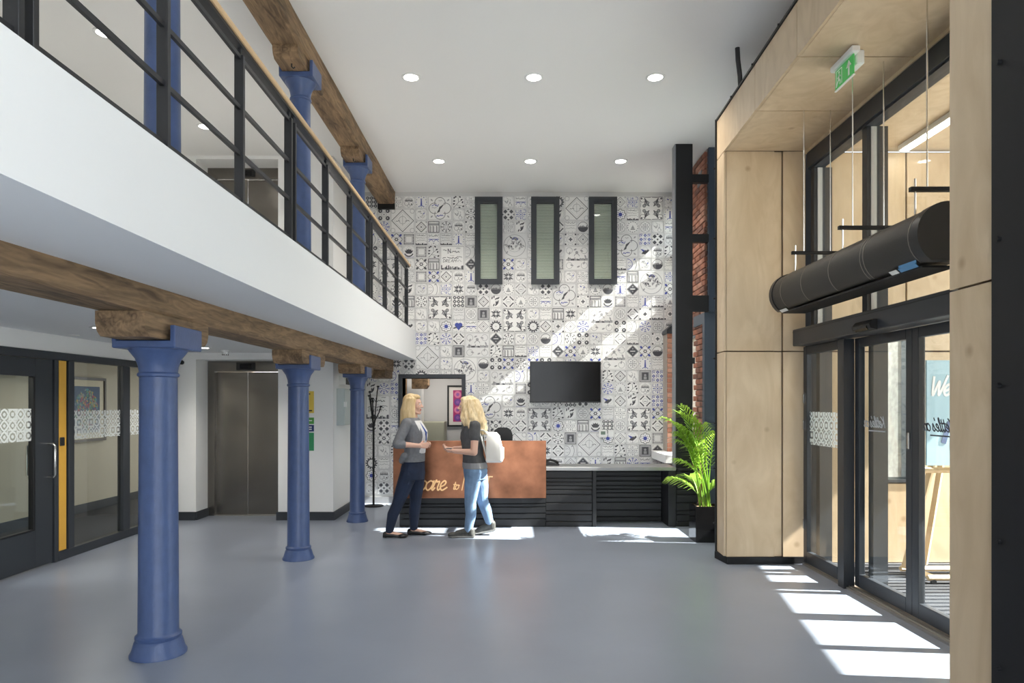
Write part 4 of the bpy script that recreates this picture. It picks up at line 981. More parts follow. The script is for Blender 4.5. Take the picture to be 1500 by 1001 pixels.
# ------------------------------------------------------------------ balcony railing
RX = -1.53
def rail_panel(y0, n, label):
    e = empty('railing_panel', (RX, y0, ZT)); tag(e, label, 'railing', 'black steel railing panels of the balcony'); p = .845
    for i in range(n+1):
        yy = i*p; obj('post', MB().bbox(-.04, .012, yy-.014, yy+.014, 0, .86, .002), rail_m, e)
    for z in (.025, .29, .55, .835): obj('rail', MB().box(-.020, -.002, .014, n*p-.014, z, z+.024), rail_m, e)
    for i in range(n+1): obj('handrail_stem', MB().box(-.022, -.004, i*p-.01, i*p+.01, .86, .90), rail_m, e)
rail_panel(-.42, 3, 'black railing panel on the slab nearest the entrance end')
rail_panel(2.18, 3, 'black railing panel in front of the upper lift doors')
rail_panel(4.80, 3, 'black railing panel below the middle mezzanine column')
rail_panel(7.44, 3, 'black railing panel ending beside the tiled wall')
hr = empty('handrail', (RX, 0, ZT+.90)); tag(hr, 'pale ash handrail along the balcony railing', 'handrail')
obj('steel_channel', MB().box(-.035, .010, -.6, 10.12, 0, .018), rail_m, hr)
obj('timber_rail', MB().prism([(-.045, .018), (.020, .018), (.026, .026), (.026, .045), (.018, .055), (-.042, .055), (-.05, .045), (-.05, .026)], 'y', -.6, 10.14), oak, hr)
ndb = obj('network_cable', MB().tube([(-1.62, 2.22, 2.69), (-1.58, 2.30, 2.695), (-1.56, 2.34, 2.69)], .008, 8), blackp, None, True); tag(ndb, 'short black cable lying on the mezzanine edge', 'cable')

# ------------------------------------------------------------------ downlights
def downlight(x, y, z, label, group, r=.085, power=48.0):
    e = empty('downlight', (x, y, z)); tag(e, label, 'downlight', group)
    obj('trim_ring', MB().lathe([(r+.012, 0), (r+.012, -.004), (r+.004, -.009), (r-.012, -.009), (r-.014, -.002), (r-.014, 0)], (0, 0, 0), 32), whitep, e, True)
    obj('lens', MB().lathe([(r-.016, -.001), (r-.016, -.005), (r-.03, -.006)], (0, 0, 0), 28), lens, e)
    lamp('downlight_lamp', 'SPOT', (0, 0, -.02), power, e, spot_size=math.radians(130), spot_blend=.8, shadow_soft_size=.07)
G1 = 'ceiling downlights above the lobby'
for x, y, l in ((-1.015, 6.86, 'round ceiling downlight, front row, closest to the timber beam'), (.22, 6.86, 'round ceiling downlight in the middle of the front row'), (1.44, 6.86, 'round ceiling downlight, front row, closest to the portal'),
             (-.99, 9.24, 'round ceiling downlight, row by the tiled wall, closest to the timber beam'), (.25, 9.24, 'round ceiling downlight in the middle of the row by the tiled wall'), (1.47, 9.24, 'round ceiling downlight, row by the tiled wall, closest to the black post')):
    downlight(x, y, ZC, l, G1)
downlight(-3.6, 6.04, ZC, 'downlight in the mezzanine ceiling away from the upper lift', 'mezzanine downlights', power=18); downlight(-3.63, 8.08, ZC, 'downlight in the mezzanine ceiling close to the upper lift', 'mezzanine downlights', power=18)
downlight(-3.63, 6.02, ZS, 'downlight in the low ceiling near the yellow strip', 'low ceiling downlights', .075, 32); downlight(-3.7, 8.19, ZS, 'downlight in the low ceiling in front of the lift', 'low ceiling downlights', .075, 32); 
sd = empty('smoke_detector', (-3.62, 8.62, ZS)); tag(sd, 'white smoke detector on the low ceiling before the lift', 'smoke detector')
obj('base', MB().lathe([(.055, 0), (.055, -.018), (.045, -.022)], n=24), whitep, sd, True); h_ = obj('sensor_head', MB().lathe([(.042, -.022), (.042, -.05), (.034, -.062)], n=24), whitep, sd, True)
for a in range(8): obj('vent_slot', MB().box(.036*math.cos(a*PI/4)-.005, .036*math.cos(a*PI/4)+.005, .036*math.sin(a*PI/4)-.005, .036*math.sin(a*PI/4)+.005, -.064, -.052), blackp, h_)
sk2 = obj('ceiling_rose', MB().lathe([(.05, 0), (.05, -.006), (.03, -.01)], (-4.3, 6.7, ZS), 20), whitep, None, True); tag(sk2, 'flat white ceiling plate above the glazed partition', 'ceiling plate')
cc = empty('security_camera', (-4.36, 9.03, 2.09)); tag(cc, 'small white security camera with black lens beside the partition', 'camera')
obj('mount', MB().bbox(-.025, .025, -.02, .02, -.02, .05, .004), whitep, cc); obj('eye', MB().lathe([(.03, .0), (.03, -.03), (.02, -.045)], (0, -.01, 0), 16, axis='y'), blackp, cc, True)

# ------------------------------------------------------------------ lifts
def lift(z, label, hz):
    e = empty('lift', (-3.655, 9.42, z)); tag(e, label, 'lift')
    dz = 1.985
    obj('frame', MB().box(-.535, -.445, -.02, .10, 0, hz).box(.445, .555, -.02, .10, 0, hz).box(-.445, .445, -.02, .10, dz, hz), stain, e)
    for s_ in (0, 1):
        obj('door_leaf', MB().bbox(-.443+s_*.445, -.002+s_*.445, .02+.012*s_, .045+.012*s_, .01, dz-.004, .002), stain, e)
    obj('sill', MB().box(-.445, .445, -.02, .10, 0, .008), MATS['track_alloy'], e)
    ind = obj('indicator', MB().bbox(-.14, .12, -.032, -.02, dz+.02, dz+.125, .003), blackp, e); obj('display', MB().box(-.09, .07, -.034, -.032, dz+.04, dz+.105), screen, ind)
lift(0, 'stainless steel lift doors on the lobby floor', 2.13); lift(ZT, 'stainless steel lift doors on the mezzanine', 2.13)

# signs beside the lift, cabinet and box on the side wall
def sign(x0, x1, z0, z1, m, label, strip):
    e = empty('wall_sign', ((x0+x1)/2, 9.05, z0)); tag(e, label, 'sign', 'notices beside the lift'); w = (x1-x0)/2
    obj('plate', MB().bbox(-w, w, -.005, 0, 0, z1-z0, .001), m, e)
    for (a, b, c, d) in strip: obj('print', MB().box(-w+a*2*w, -w+b*2*w, -.0065, -.005, c*(z1-z0), d*(z1-z0)), blackp if m is MATS.get('sign_yellow') else MATS['sign_white'], e)
sign(-2.86, -2.625, 1.42, 1.71, mat('sign_yellow', (.75, .55, .08), .4), 'yellow notice with black print beside the lift', [(.1, .8, .85, .9), (.1, .6, .55, .59), (.1, .7, .3, .33), (.6, .9, .08, .14)])
sign(-2.86, -2.625, 1.275, 1.36, mat('sign_green', (.08, .36, .06), .4), 'small bright green notice under the yellow one', [(.6, .7, .3, .7), (.72, .9, .45, .6)])
sign(-2.86, -2.625, 1.175, 1.262, mat('sign_navy', (.02, .04, .16), .4), 'small navy notice between two green ones', [(.6, .88, .58, .75), (.6, .88, .25, .42)])
sign(-2.86, -2.625, .92, 1.16, mat('sign_deep_green', (.03, .28, .11), .4), 'tall deep green notice at the bottom of the sign column', [])
cab = empty('wall_cabinet', (-2.37, 9.22, 1.25)); tag(cab, 'grey metal cabinet on the white wall behind the column', 'cabinet')
cg = mat('cabinet_grey', (.50, .55, .54), .4)
obj('body', MB().bbox(0, .10, 0, .62, 0, .50, .004), cg, cab); dr_ = obj('door', MB().bbox(.10, .112, .01, .61, .01, .49, .003), cg, cab); obj('latch', MB().bbox(.10, .135, -.012, .02, .25, .32, .003), MATS['white_plastic'], dr_)
bxr = empty('wall_box', (-2.37, 9.35, 1.80)); tag(bxr, 'small white box with dark front above the grey cabinet', 'control box')
obj('casing', MB().bbox(0, .07, 0, .30, 0, .13, .004), whitep, bxr); obj('front', MB().box(.07, .075, .10, .30, .01, .12), blackp, bxr)

# ------------------------------------------------------------------ left glazed partition and door
PXL = -4.47
pt = empty('wall_partition', (PXL, 4.4, 0)); tag(pt, 'dark grey framed glazed partition with a yellow strip', kind='structure')
def qp(n, y0, y1, z0, z1, m=anth, x0=-.04, x1=.03, bev=.004): return obj(n, MB().bbox(x0, x1, y0-4.4, y1-4.4, z0, z1, bev), m, pt)
qp('head_rail', 4.4, 9.05, 1.975, 2.05); qp('base_rail', 6.691, 9.05, 0, .09)
for a, b in ((6.63, 6.69), (6.84, 6.93), (7.80, 7.94), (8.95, 9.05), (4.4, 5.55)): qp('post', a, b, .091 if a > 6.65 else 0, 1.974)
qp('yellow_strip', 6.692, 6.800, .10, 1.97, yellow, 0, .031, .001); qp('dark_reveal', 6.795, 6.84, .09, 1.975, steel_dk, -.03, .0, .001)
ll = qp('access_reader', 6.694, 6.76, 1.13, 1.215, blackp, .031, .045, .006)
for a, b in ((6.93, 7.80), (7.94, 8.95)):
    qp('pane', a, b, .09, 1.975, glass2, -.012, -.004, .0005); qp('printed_film', a+.005, b-.01, 1.18, 1.475, film, -.003, -.001, .0002)
ld = empty('door_6', (PXL, 5.56, 0)); tag(ld, 'dark grey glazed door with steel pull handles beside the yellow strip', kind='structure')
def ql(n, y0, y1, z0, z1, m=anth, x0=-.03, x1=.02, bev=.003): return obj(n, MB().bbox(x0, x1, y0-5.56, y1-5.56, z0, z1, bev), m, ld)
ql('stile', 6.37, 6.615, .012, 1.97); ql('stile', 5.56, 5.72, .012, 1.97); ql('bottom_rail', 5.72, 6.37, .012, .36); ql('top_rail', 5.72, 6.37, 1.80, 1.97)
ql('pane', 5.72, 6.37, .36, 1.80, glass_mat('milky_glass', (.82, .87, .87), 1.0), -.01, -.002, .0005); ql('printed_film', 5.725, 6.365, 1.20, 1.50, film, -.001, .001, .0002)
ql('glazing_bead', 6.345, 6.37, .36, 1.80, steel_dk, -.028, .024); ql('glazing_bead', 5.72, 6.345, .36, .375, steel_dk, -.028, .024)
def dhandle(y, x0, x1, m): obj('pull_handle', MB().tube([(x0, y-5.56, .84), (x1-.02*(1 if x1 > 0 else -1), y-5.56, .84), (x1, y-5.56, .86), (x1, y-5.56, 1.14), (x1-.02*(1 if x1 > 0 else -1), y-5.56, 1.16), (x0, y-5.56, 1.16)], .012, 10), m, ld, True)
dhandle(6.55, .02, .085, chrome); dhandle(6.53, -.03, -.17, chrome)
pf = empty('framed_picture', (-6.09, 9.75, 1.0)); tag(pf, 'framed multicoloured oval picture in the corridor behind the glass', 'picture')
obj('frame', MB().box(0, .03, -.45, -.41, 0, .92).box(0, .03, .41, .45, 0, .92).box(0, .03, -.41, .41, 0, .04).box(0, .03, -.41, .41, .88, .92), mat('dark_wood_frame', (.05, .035, .03), .4), pf)
obj('mount', MB().box(0, .012, -.41, .41, .04, .88), mat('cream_mount', (.68, .6, .45), .7), pf)
pm = MB().box(.012, .015, -.31, .31, .13, .79, 0); cols = [(.06, .1, .18), (.1, .25, .12), (.4, .1, .15), (.5, .35, .1), (.1, .3, .35), (.35, .35, .3)]; rr = random.Random(9)
for i in range(420):
    t = rr.uniform(0, 6.28); q = rr.random()**.5; y, z = .26*q*math.cos(t), .46+.29*q*math.sin(t); s_ = rr.uniform(.008, .022); k = rr.randint(1, 5)
    pm.add([(.0155+.00005*i/10, y+s_*math.cos(a), z+s_*math.sin(a)) for a in (0, 1.25, 2.5, 3.8, 5.0)], [(0, 1, 2, 3, 4)], k)
obj('artwork', pm, [mat('art%d' % i, c, .6) for i, c in enumerate(cols)], pf)
dct = empty('ceiling_pipes', (-5.6, 8.9, 2.12)); tag(dct, 'pale service pipes under the dark corridor ceiling', 'pipes')
for x in (-.1, .05): obj('pipe', MB().tube([(x, -3.2, 0), (x, 3.1, 0)], .035, 12), mat('pipe_silver', (.5, .48, .42), .4), dct, True)

# ------------------------------------------------------------------ windows in the tiled wall, television, thermostat
for i, (x0, x1, l) in enumerate(((-.562, -.159, 'tall narrow blinded window in the tiled wall nearest the balcony'), (.307, .721, 'tall narrow blinded window between the two others'), (1.198, 1.611, 'tall narrow blinded window nearest the black post'))):
    w = struct('window_%d' % (i+1), MB().box(x0, x0+.07, YB-.06, YB-.004, 3.394, 4.73).box(x1-.07, x1, YB-.06, YB-.004, 3.394, 4.73).box(x0+.07, x1-.07, YB-.06, YB-.004, 3.394, 3.475).box(x0+.07, x1-.07, YB-.06, YB-.004, 4.64, 4.73)
               .box(x0-.012, x0+.05, YB-.068, YB-.06, 3.385, 4.74).box(x1-.05, x1+.012, YB-.068, YB-.06, 3.385, 4.74).box(x0+.05, x1-.05, YB-.068, YB-.06, 3.385, 3.45).box(x0+.05, x1-.05, YB-.068, YB-.06, 4.68, 4.74), anth, l)
    obj('backing', MB().box(x0+.07, x1-.07, YB-.012, YB-.0085, 3.475, 4.64), mat('blind_shade', (.45, .45, .38), .8), w)
    sl = MB()
    obj('pane', MB().box(x0+.07, x1-.07, YB-.045, YB-.041, 3.475, 4.64), glass, w)
    me = MB().prism([(0, 0), (.016, .016), (.016, .018), (0, .002)], 'x', x0+.078, x1-.078).mesh('blind_slat', mat('blind', (.82, .82, .72), .5))
    for k in range(48):
        o = bpy.data.objects.new('blind_slat', me); C.objects.link(o); o.parent = w; o.location = (0, YB-.033, 3.48+k*.0241)
tv = empty('television', (.82, YB-.12, 1.875)); tag(tv, 'black flat screen television on the tiled wall', 'television')
obj('bezel', MB().bbox(-.545, .545, 0, .045, -.315, .32, .006), blackp, tv); obj('screen', MB().box(-.532, .532, -.002, .0, -.295, .307), screen, tv); obj('wall_mount', MB().box(-.2, .2, .045, .114, -.15, .15), steel_dk, tv)
th = empty('thermostat', (1.41, YB-.007, 1.02)); tag(th, 'white thermostat with grey display beside a blank plate', 'thermostat')
obj('case', MB().bbox(-.06, .06, -.025, 0, 0, .12, .004), whitep, th); obj('display', MB().box(-.035, .035, -.027, -.025, .045, .095), mat('lcd', (.16, .22, .17), .3), th)
bl = obj('blank_plate', MB().bbox(1.49, 1.58, YB-.02, YB-.007, 1.025, 1.135, .004), whitep); tag(bl, 'blank white socket plate on the tiles beside the thermostat', 'plate')

# coat stand
cs = empty('coat_stand', (-2.085, 10.28, 0)); tag(cs, 'slim black coat stand with branching hooks before the tiles', 'coat stand')
obj('base', MB().lathe([(.15, 0), (.15, .008), (.14, .014), (.02, .02)], n=32), steel_dk, cs, True); obj('pole', MB().tube([(0, 0, .01), (0, 0, 1.25)], .016, 12), steel_dk, cs, True)
for dx, dy, zt in ((-.055, .0, 1.72), (.07, -.01, 1.80), (.10, .05, 1.50), (-.03, .06, 1.62), (.0, -.06, 1.58), (-.06, -.03, 1.66)):
    b = obj('branch', MB().tube([(0, 0, 1.15), (dx*.25, dy*.25, 1.30), (dx*.8, dy*.8, zt-.08), (dx, dy, zt)], .008, 8), steel_dk, cs, True)
    obj('hook_knob', MB().lathe([(.008, -.012), (.022, -.004), (.022, .006), (.012, .014)], (dx, dy, zt), 12), steel_dk, b, True)
cw = obj('floor_cable', MB().tube([(-1.93, 10.45, .006), (-1.86, 10.3, .006), (-1.78, 10.28, .006), (-1.6, 10.4, .006)], .006, 8), whitep, None, True); tag(cw, 'white cable on the floor beside the coat stand', 'cable')

# things in the office
ofp = empty('framed_print', (-.92, 12.58, 1.12)); tag(ofp, 'magenta and purple circle print in a black frame in the office', 'picture')
obj('frame', MB().box(-.27, .27, -.03, 0, 0, .03).box(-.27, .27, -.03, 0, .73, .76).box(-.27, -.24, -.03, 0, .03, .73).box(.24, .27, -.03, 0, .03, .73), steel_dk, ofp)
obj('mount', MB().box(-.24, .24, -.012, 0, .03, .73), mat('white_mount', (.75, .72, .68), .7), ofp)
a = MB().box(-.165, .165, -.014, -.012, .09, .67, 0)
for k in range(4):
    for j, sx in enumerate((-.08, .08)):
        a.lathe([(.065, -.0015), (.065, 0)], (sx, -.014, .165+k*.142), 20, 1+(k+j) % 2, axis='y').lathe([(.03, -.002), (.03, 0)], (sx, -.0145, .165+k*.142), 12, 3, axis='y')
obj('print', a, [mat('magenta', (.42, .03, .16), .5), mat('purple', (.16, .06, .3), .5), mat('pink', (.7, .2, .35), .5), mat('violet', (.3, .1, .4), .5)], ofp)
oc = empty('office_cabinet', (-1.40, 12.3, 0)); tag(oc, 'pale olive office cabinet seen through the doorway', 'cabinet')
olv = mat('olive_board', (.42, .42, .32), .5)
obj('carcass', MB().bbox(-.20, .20, -.18, .25, 0, 1.22, .004), olv, oc); obj('door', MB().bbox(-.19, .19, -.20, -.18, .05, 1.21, .003), olv, oc)
ob = obj('timber_stub', MB().prism([(-1.72, 1.80), (-1.48, 1.80), (-1.44, 1.86), (-1.44, 1.98), (-1.72, 1.98)], 'y', 11.7, 11.95), beam_m); tag(ob, 'dark timber bolster end under the office ceiling', 'bolster')
opo = obj('timber_post', MB().bbox(-1.92, -1.80, 11.6, 11.7, 0, 2.3, .005), beam_m); tag(opo, 'brown timber post just inside the office doorway', 'post')
och = empty('office_chair', (-.13, 9.5, 0)); tag(och, 'black office chair with rounded back behind the copper desk', 'chair')
obj('backrest', MB().prism([(-.13, .62), (.13, .62), (.14, 1.10), (.115, 1.17), (.06, 1.205), (-.06, 1.205), (-.115, 1.17), (-.14, 1.10)], 'y', .20, .25), blackp, och)
obj('seat', MB().bbox(-.23, .23, -.22, .24, .44, .51, .02), blackp, och); obj('back_stem', MB().box(-.03, .03, .23, .26, .40, .75), blackp, och); obj('gas_column', MB().tube([(0, 0, .08), (0, 0, .44)], .025), steel_dk, och)
for k in range(5):
    t = k*2*PI/5; l_ = obj('base_arm', MB().tube([(0, 0, .09), (.27*math.cos(t), .27*math.sin(t), .06)], .02), blackp, och); obj('caster', MB().lathe([(.027, -.02), (.027, .02)], (.27*math.cos(t), .27*math.sin(t), .028), 12, axis='x'), blackp, l_)

# ------------------------------------------------------------------ reception desk: copper front and black slatted counter
rd = empty('reception_desk', (-.5, 8.5, 0)); tag(rd, 'reception desk with a polished copper front panel and lettering', 'desk')
def rp(n, mb, m, parent=None): 
    o = obj(n, mb, m, parent or rd)
    if parent is None: o.matrix_parent_inverse = Matrix.Translation((.5, -8.5, 0))
    return o
cp = rp('copper_panel', MB().bbox(-1.47, .422, 8.44, 8.50, .375, 1.085, .004), copper)
for word, x_, z_, h_2, w_2, sl_, sp_ in (('Prepare', -1.42, .475, .115, .017, .22, .83), ('to', -.735, .485, .055, .011, .22, .8), ('MEET', -.62, .475, .098, .012, .12, .92)):
    tx = MB(); script_text(tx, word, x_, z_, h_2, w_2, lambda u, v, w: (u, 8.44-w, v), .004, sl_, sp_); rp('lettering', tx, gold, cp)
rp('upstand', MB().box(-1.44, .40, 8.50, 8.56, .36, 1.07), slat_m); rp('worktop', MB().bbox(-1.40, .40, 8.56, 9.25, .70, .74, .004), ctop)
rp('plinth', MB().box(-1.36, .4235, 8.575, 8.62, 0, .37), steel_dk); rp('side_panel', MB().box(-1.41, -1.36, 8.56, 9.2, 0, .70), slat_m)
zs = [.008, .095, .108, .165, .176, .245, .256, .285, .296, .365]
for z0, z1 in zip(zs[::2], zs[1::2]): rp('slat', MB().bbox(-1.41, .4235, 8.555, 8.575, z0, z1, .004), slat_m)
rc = empty('counter', (1.4, 8.56, 0)); tag(rc, 'black slatted counter with zinc top and open knee space', 'counter')
def cp_(n, mb, m): o = obj(n, mb, m, rc); o.matrix_parent_inverse = Matrix.Translation((-1.4, -8.56, 0)); return o
cp_('worktop', MB().bbox(.425, 2.052, 8.535, 9.02, .705, .75, .004), ctop)
cp_('backing', MB().box(.4245, 1.02, 8.58, 8.62, 0, .70).box(1.06, 2.0, 8.96, 9.0, 0, .70).box(2.06, 2.33, 8.585, 8.61, 0, .70), steel_dk)
def slats(x0, x1, y, seed):
    r_ = random.Random(seed); z = .01
    while z < .66:
        h = r_.choice((.035, .05, .075, .09)); h = min(h, .695-z); cp_('slat', MB().bbox(x0, x1, y, y+.022, z, z+h, .004), slat_m); z += h+.012
slats(.425, 1.005, 8.556, 4); slats(1.065, 1.955, 8.935, 8); slats(2.065, 2.33, 8.56, 4)
cp_('divider', MB().bbox(1.01, 1.055, 8.545, 9.0, 0, .705, .003), slat_m); cp_('divider', MB().bbox(1.96, 2.055, 8.555, 9.0, 0, .705, .003), slat_m); cp_('corner_top', MB().bbox(2.07, 2.34, 8.545, 8.61, .705, .735, .003), slat_m)
ph = empty('desk_phone', (.52, 8.86, .75)); tag(ph, 'small black desk phone at the edge of the copper panel', 'telephone')
obj('base', MB().prism([(-.09, 0), (.09, 0), (.09, .015), (-.09, .05)], 'y', -.08, .08), blackp, ph); obj('handset', MB().tube([(-.085, -.05, .055), (-.03, -.05, .07), (.03, -.05, .055), (.08, -.05, .03)], .016), blackp, ph, True)
# black steel post with brackets
po = empty('steel_post', (2.17, 8.7, 0)); tag(po, 'black steel post rising to the ceiling at the counter end', 'post')
obj('web', MB().box(-.10, .10, -.006, .006, 0, ZC-.002), steel_dk, po); obj('flange', MB().box(-.112, -.10, -.075, .075, 0, ZC-.002), mat('post_edge_lit', (.20, .21, .23), .4), po); obj('flange', MB().box(.10, .112, -.075, .075, 0, ZC-.002), steel_dk, po); obj('cover_plate', MB().box(-.10, .10, -.078, -.062, .74, ZC-.002), steel_dk, po)  # left flange coloured paler to stand for the light on that side
for z in (4.36, 3.60, 2.72): obj('bracket', MB().box(.112, .33, -.03, .05, z, z+.10 if z > 3 else z+.2), steel_dk, po)
obj('junction_box', MB().bbox(.112, .15, -.05, -.01, 2.05, 2.13, .004), blackp, po)
vg = obj('air_brick', MB().box(XR-.03, XR-.008, 8.92, 9.10, 4.42, 4.60).box(XR-.035, XR-.03, 8.94, 9.08, 4.44, 4.58), mat('vent_grey', (.3, .28, .27), .6)); tag(vg, 'small square vent high on the brick wall', 'vent')

# ------------------------------------------------------------------ palm in a black planter
pl = empty('potted_palm', (2.18, 7.72, 0)); tag(pl, 'leafy green palm in a glossy black planter beside the plywood jamb', 'plant')
bk = mat('gloss_black', (.012, .012, .013), .12)
obj('planter', MB().box(-.14, .16, -.14, .14, .0, .02).box(-.14, -.12, -.14, .14, .02, .40).box(.14, .16, -.14, .14, .02, .40).box(-.12, .14, -.14, -.12, .02, .40).box(-.12, .14, .12, .14, .02, .40), bk, pl)
obj('soil', MB().box(-.12, .14, -.12, .12, .02, .37), mat('bark_chips', (.25, .16, .09), .9, noise=.5, nscale=50, bump=.6, bscale=60), pl)
lf = mat('palm_leaf', (.24, .42, .06), .4)
_n = lf.node_tree; _tr = _n.nodes.new('ShaderNodeBsdfTranslucent'); _tr.inputs[0].default_value = (.45, .62, .08, 1); _mx = _n.nodes.new('ShaderNodeMixShader'); _mx.inputs[0].default_value = .4
_n.links.new(_n.nodes['Principled BSDF'].outputs[0], _mx.inputs[1]); _n.links.new(_tr.outputs[0], _mx.inputs[2]); _n.links.new(_mx.outputs[0], _n.nodes['Material Output'].inputs[0])
rp_ = random.Random(12)
for k in range(17):
    t = rp_.uniform(0, 6.28) if k > 9 else rp_.uniform(2.2, 4.3); tall = rp_.uniform(.75, 1.28) if k < 13 else rp_.uniform(.35, .6); reach = rp_.uniform(.24, .50); b0 = Vector((rp_.uniform(-.05, .07), rp_.uniform(-.05, .05), .36))
    d_ = Vector((math.cos(t), math.sin(t)*.7, 0)); pts = []
    for i in range(13):
        s_ = i/12; pts.append(b0+d_*reach*(s_**1.6)+Vector((0, 0, tall*(s_*1.25-.33*s_**3.2))))
    mb = MB().tube([p[:] for p in pts], [.007*(1-.8*i/12)+.001 for i in range(13)], 5)
    for i in range(26):
        s_ = .42+.58*i/25; a = s_*12; i0 = min(int(a), 11); p = pts[i0].lerp(pts[i0+1], a-i0); ax = (pts[i0+1]-pts[i0]).normalized(); side = ax.cross(Vector((0, 0, 1))).normalized()*(1 if i % 2 else -1)
        l_ = (.27*(1-abs(s_-.62)*1.5)+.05)*rp_.uniform(.85, 1.1); dr = (side*.75+ax*.75).normalized(); n_ = dr.cross(ax).normalized(); w = .011
        q0 = p; q1 = p+dr*l_*.45+Vector((0, 0, .01)); q2 = p+dr*l_+Vector((0, 0, -.35*l_)); wv = dr.cross(Vector((0, 0, 1))).normalized()*w
        mb.add([(q0-wv*.4)[:], (q0+wv*.4)[:], (q1+wv)[:], (q1-wv)[:], q2[:]], [(0, 1, 2, 3), (3, 2, 4)])
    obj('frond', mb, lf, pl)
# small flower plant on the ledge behind the post
fp = empty('flower_plant', (2.41, 9.80, .82)); tag(fp, 'small plant with a pale flower on the white ledge', 'plant')
obj('pot', MB().lathe([(.045, 0), (.06, .09), (.055, .09), (.05, .08)], n=20), whitep, fp, True)
obj('stem', MB().tube([(0, 0, .08), (-.02, 0, .25), (-.03, 0, .42)], .004, 6), lf, fp)
for k in range(5): t = k*1.25; obj('leaf', MB().add([(0, 0, .1), (.05*math.cos(t)-.02*math.sin(t), .05*math.sin(t)+.02*math.cos(t), .24), (.11*math.cos(t), .11*math.sin(t), .30), (.05*math.cos(t)+.02*math.sin(t), .05*math.sin(t)-.02*math.cos(t), .24)], [(0, 1, 2, 3)]), lf, fp)
obj('flower', MB().ell((-.03, 0, .43), .03, .025, .022), mat('petal', (.8, .65, .45), .5), fp, True)

# ------------------------------------------------------------------ people
def remesh(mb, vox, it=3, shrink=0.5):
    me = mb.mesh('tmp', []); o = bpy.data.objects.new('tmp', me); C.objects.link(o)
    m = o.modifiers.new('r', 'REMESH'); m.mode = 'VOXEL'; m.voxel_size = vox
    if it: s_ = o.modifiers.new('s', 'SMOOTH'); s_.factor = shrink; s_.iterations = it
    dg = bpy.context.evaluated_depsgraph_get(); r = bpy.data.meshes.new_from_object(o.evaluated_get(dg), depsgraph=dg)
    bpy.data.objects.remove(o); bpy.data.meshes.remove(me)
    r.materials.clear()
    for p in r.polygons: p.use_smooth = True
    return r
def pobj(name, me, mats, parent):
    for m in (mats if isinstance(mats, (list, tuple)) else [mats]): me.materials.append(m)
    o = bpy.data.objects.new(name, me); C.objects.link(o); o.parent = parent; return o
def hand(mb, w, d, n, s, curl=(.45, .6, .5), sc=1.0):
    w, d, n, s = [Vector(v) for v in (w, d, n, s)]; d.normalize(); n = (n-d*n.dot(d)).normalized(); s = d.cross(n).normalized()*(1 if d.cross(n).dot(s) > 0 else -1)
    for i in range(4):
        b = w+(d*(.082-.004*abs(i-1))+s*(1.5-i)*.0185)*sc
        mb.capsule((w+s*(1.5-i)*.010*sc)[:], .0135*sc, b[:], .0105*sc, 10)
        a = 0; p = b
        for L_, r0, r1, cu in zip([[.040, .045, .042, .032][i], [.025, .028, .026, .020][i], .02], (.0095, .0088, .008), (.0088, .008, .0066), curl):
            a += cu; q = p+(d*math.cos(a)+n*math.sin(a))*L_*sc; mb.capsule(p[:], r0*sc, q[:], r1*sc, 10); p = q
    b = w+(d*.022+s*.024)*sc; q = b+(d*.6+s*.55+n*.35).normalized()*.042*sc; r = q+(d*.85+s*.1+n*.45).normalized()*.03*sc
    mb.capsule(w[:], .017*sc, b[:], .016*sc, 10).capsule(b[:], .014*sc, q[:], .0105*sc, 10).capsule(q[:], .0105*sc, r[:], .0085*sc, 10)
def head(mb, c, F):
    """c: eye-level centre of the head, F: +1 faces +X, -1 faces -X"""
    P = lambda x, y, z: (c[0]+F*x, c[1]+y, c[2]+z)
    mb.ell(P(-.012, 0, .025), .095, .074, .092).ell(P(.028, 0, -.05), .062, .055, .066).ell(P(.045, 0, .01), .052, .060, .07)
    mb.capsule(P(.090, 0, .006), .009, P(.110, 0, -.026), .0125, 10).ell(P(.100, .012, -.031), .010, .009, .008).ell(P(.100, -.012, -.031), .010, .009, .008)
    mb.ell(P(.086, 0, -.056), .014, .024, .007).ell(P(.084, 0, -.067), .013, .021, .008).ell(P(.074, 0, -.098), .020, .022, .020)
    for s_ in (-1, 1):
        mb.ell(P(.060, s_*.034, -.030), .028, .026, .030).ell(P(.080, s_*.031, .024), .012, .026, .009).ell(P(-.008, s_*.076, -.012), .017, .009, .031)
        mb.capsule(P(.0, s_*.052, -.065), .02, P(.062, s_*.022, -.100), .018, 10)
def eyes(c, F, parent, iris):
    for s_ in (-1, 1):
        P = lambda x, y, z: (c[0]+F*x, c[1]+y, c[2]+z)
        e = obj('eye', MB().ell(P(.078, s_*.031, .004), .0135, .0135, .0105), mat('eye_white', (.8, .78, .76), .2), parent, True)
        obj('iris', MB().ell(P(.0885, s_*.031, .004), .0045, .006, .006), iris, e, True)
        obj('eyebrow', MB().capsule(P(.093, s_*.018, .026), .0035, P(.078, s_*.050, .027), .003, 8), mat('brow', (.35, .23, .12), .7), parent, True)
skin = mat('skin', (.68, .42, .32), .5); skin.node_tree.nodes['Principled BSDF'].inputs['Subsurface Weight'].default_value = .08
skin.node_tree.nodes['Principled BSDF'].inputs['Subsurface Radius'].default_value = (.02, .008, .005)
lip = mat('lips', (.55, .2, .19), .4)
def hair_mat(name, c0, c1):
    m = wood_mat(name, c0, c1, 9.0, (6, 6, .8), .45, .8, .6); return m
denim_d = mat('dark_denim', (.009, .018, .046), .8, noise=.3, nscale=7, bump=.25, bscale=90)
denim_l = mat('light_denim', (.17, .27, .42), .8, noise=.3, nscale=6, bump=.25, bscale=90)
def denim_folds(mb_, pts): pass
def paint_lips(me, c, F):
    for p in me.polygons:
        q = p.center; x = (q[0]-c[0])*F
        if x > .084 and abs(q[1]-c[1]) < .024 and -.075 < q[2]-c[2] < -.050: p.material_index = 1

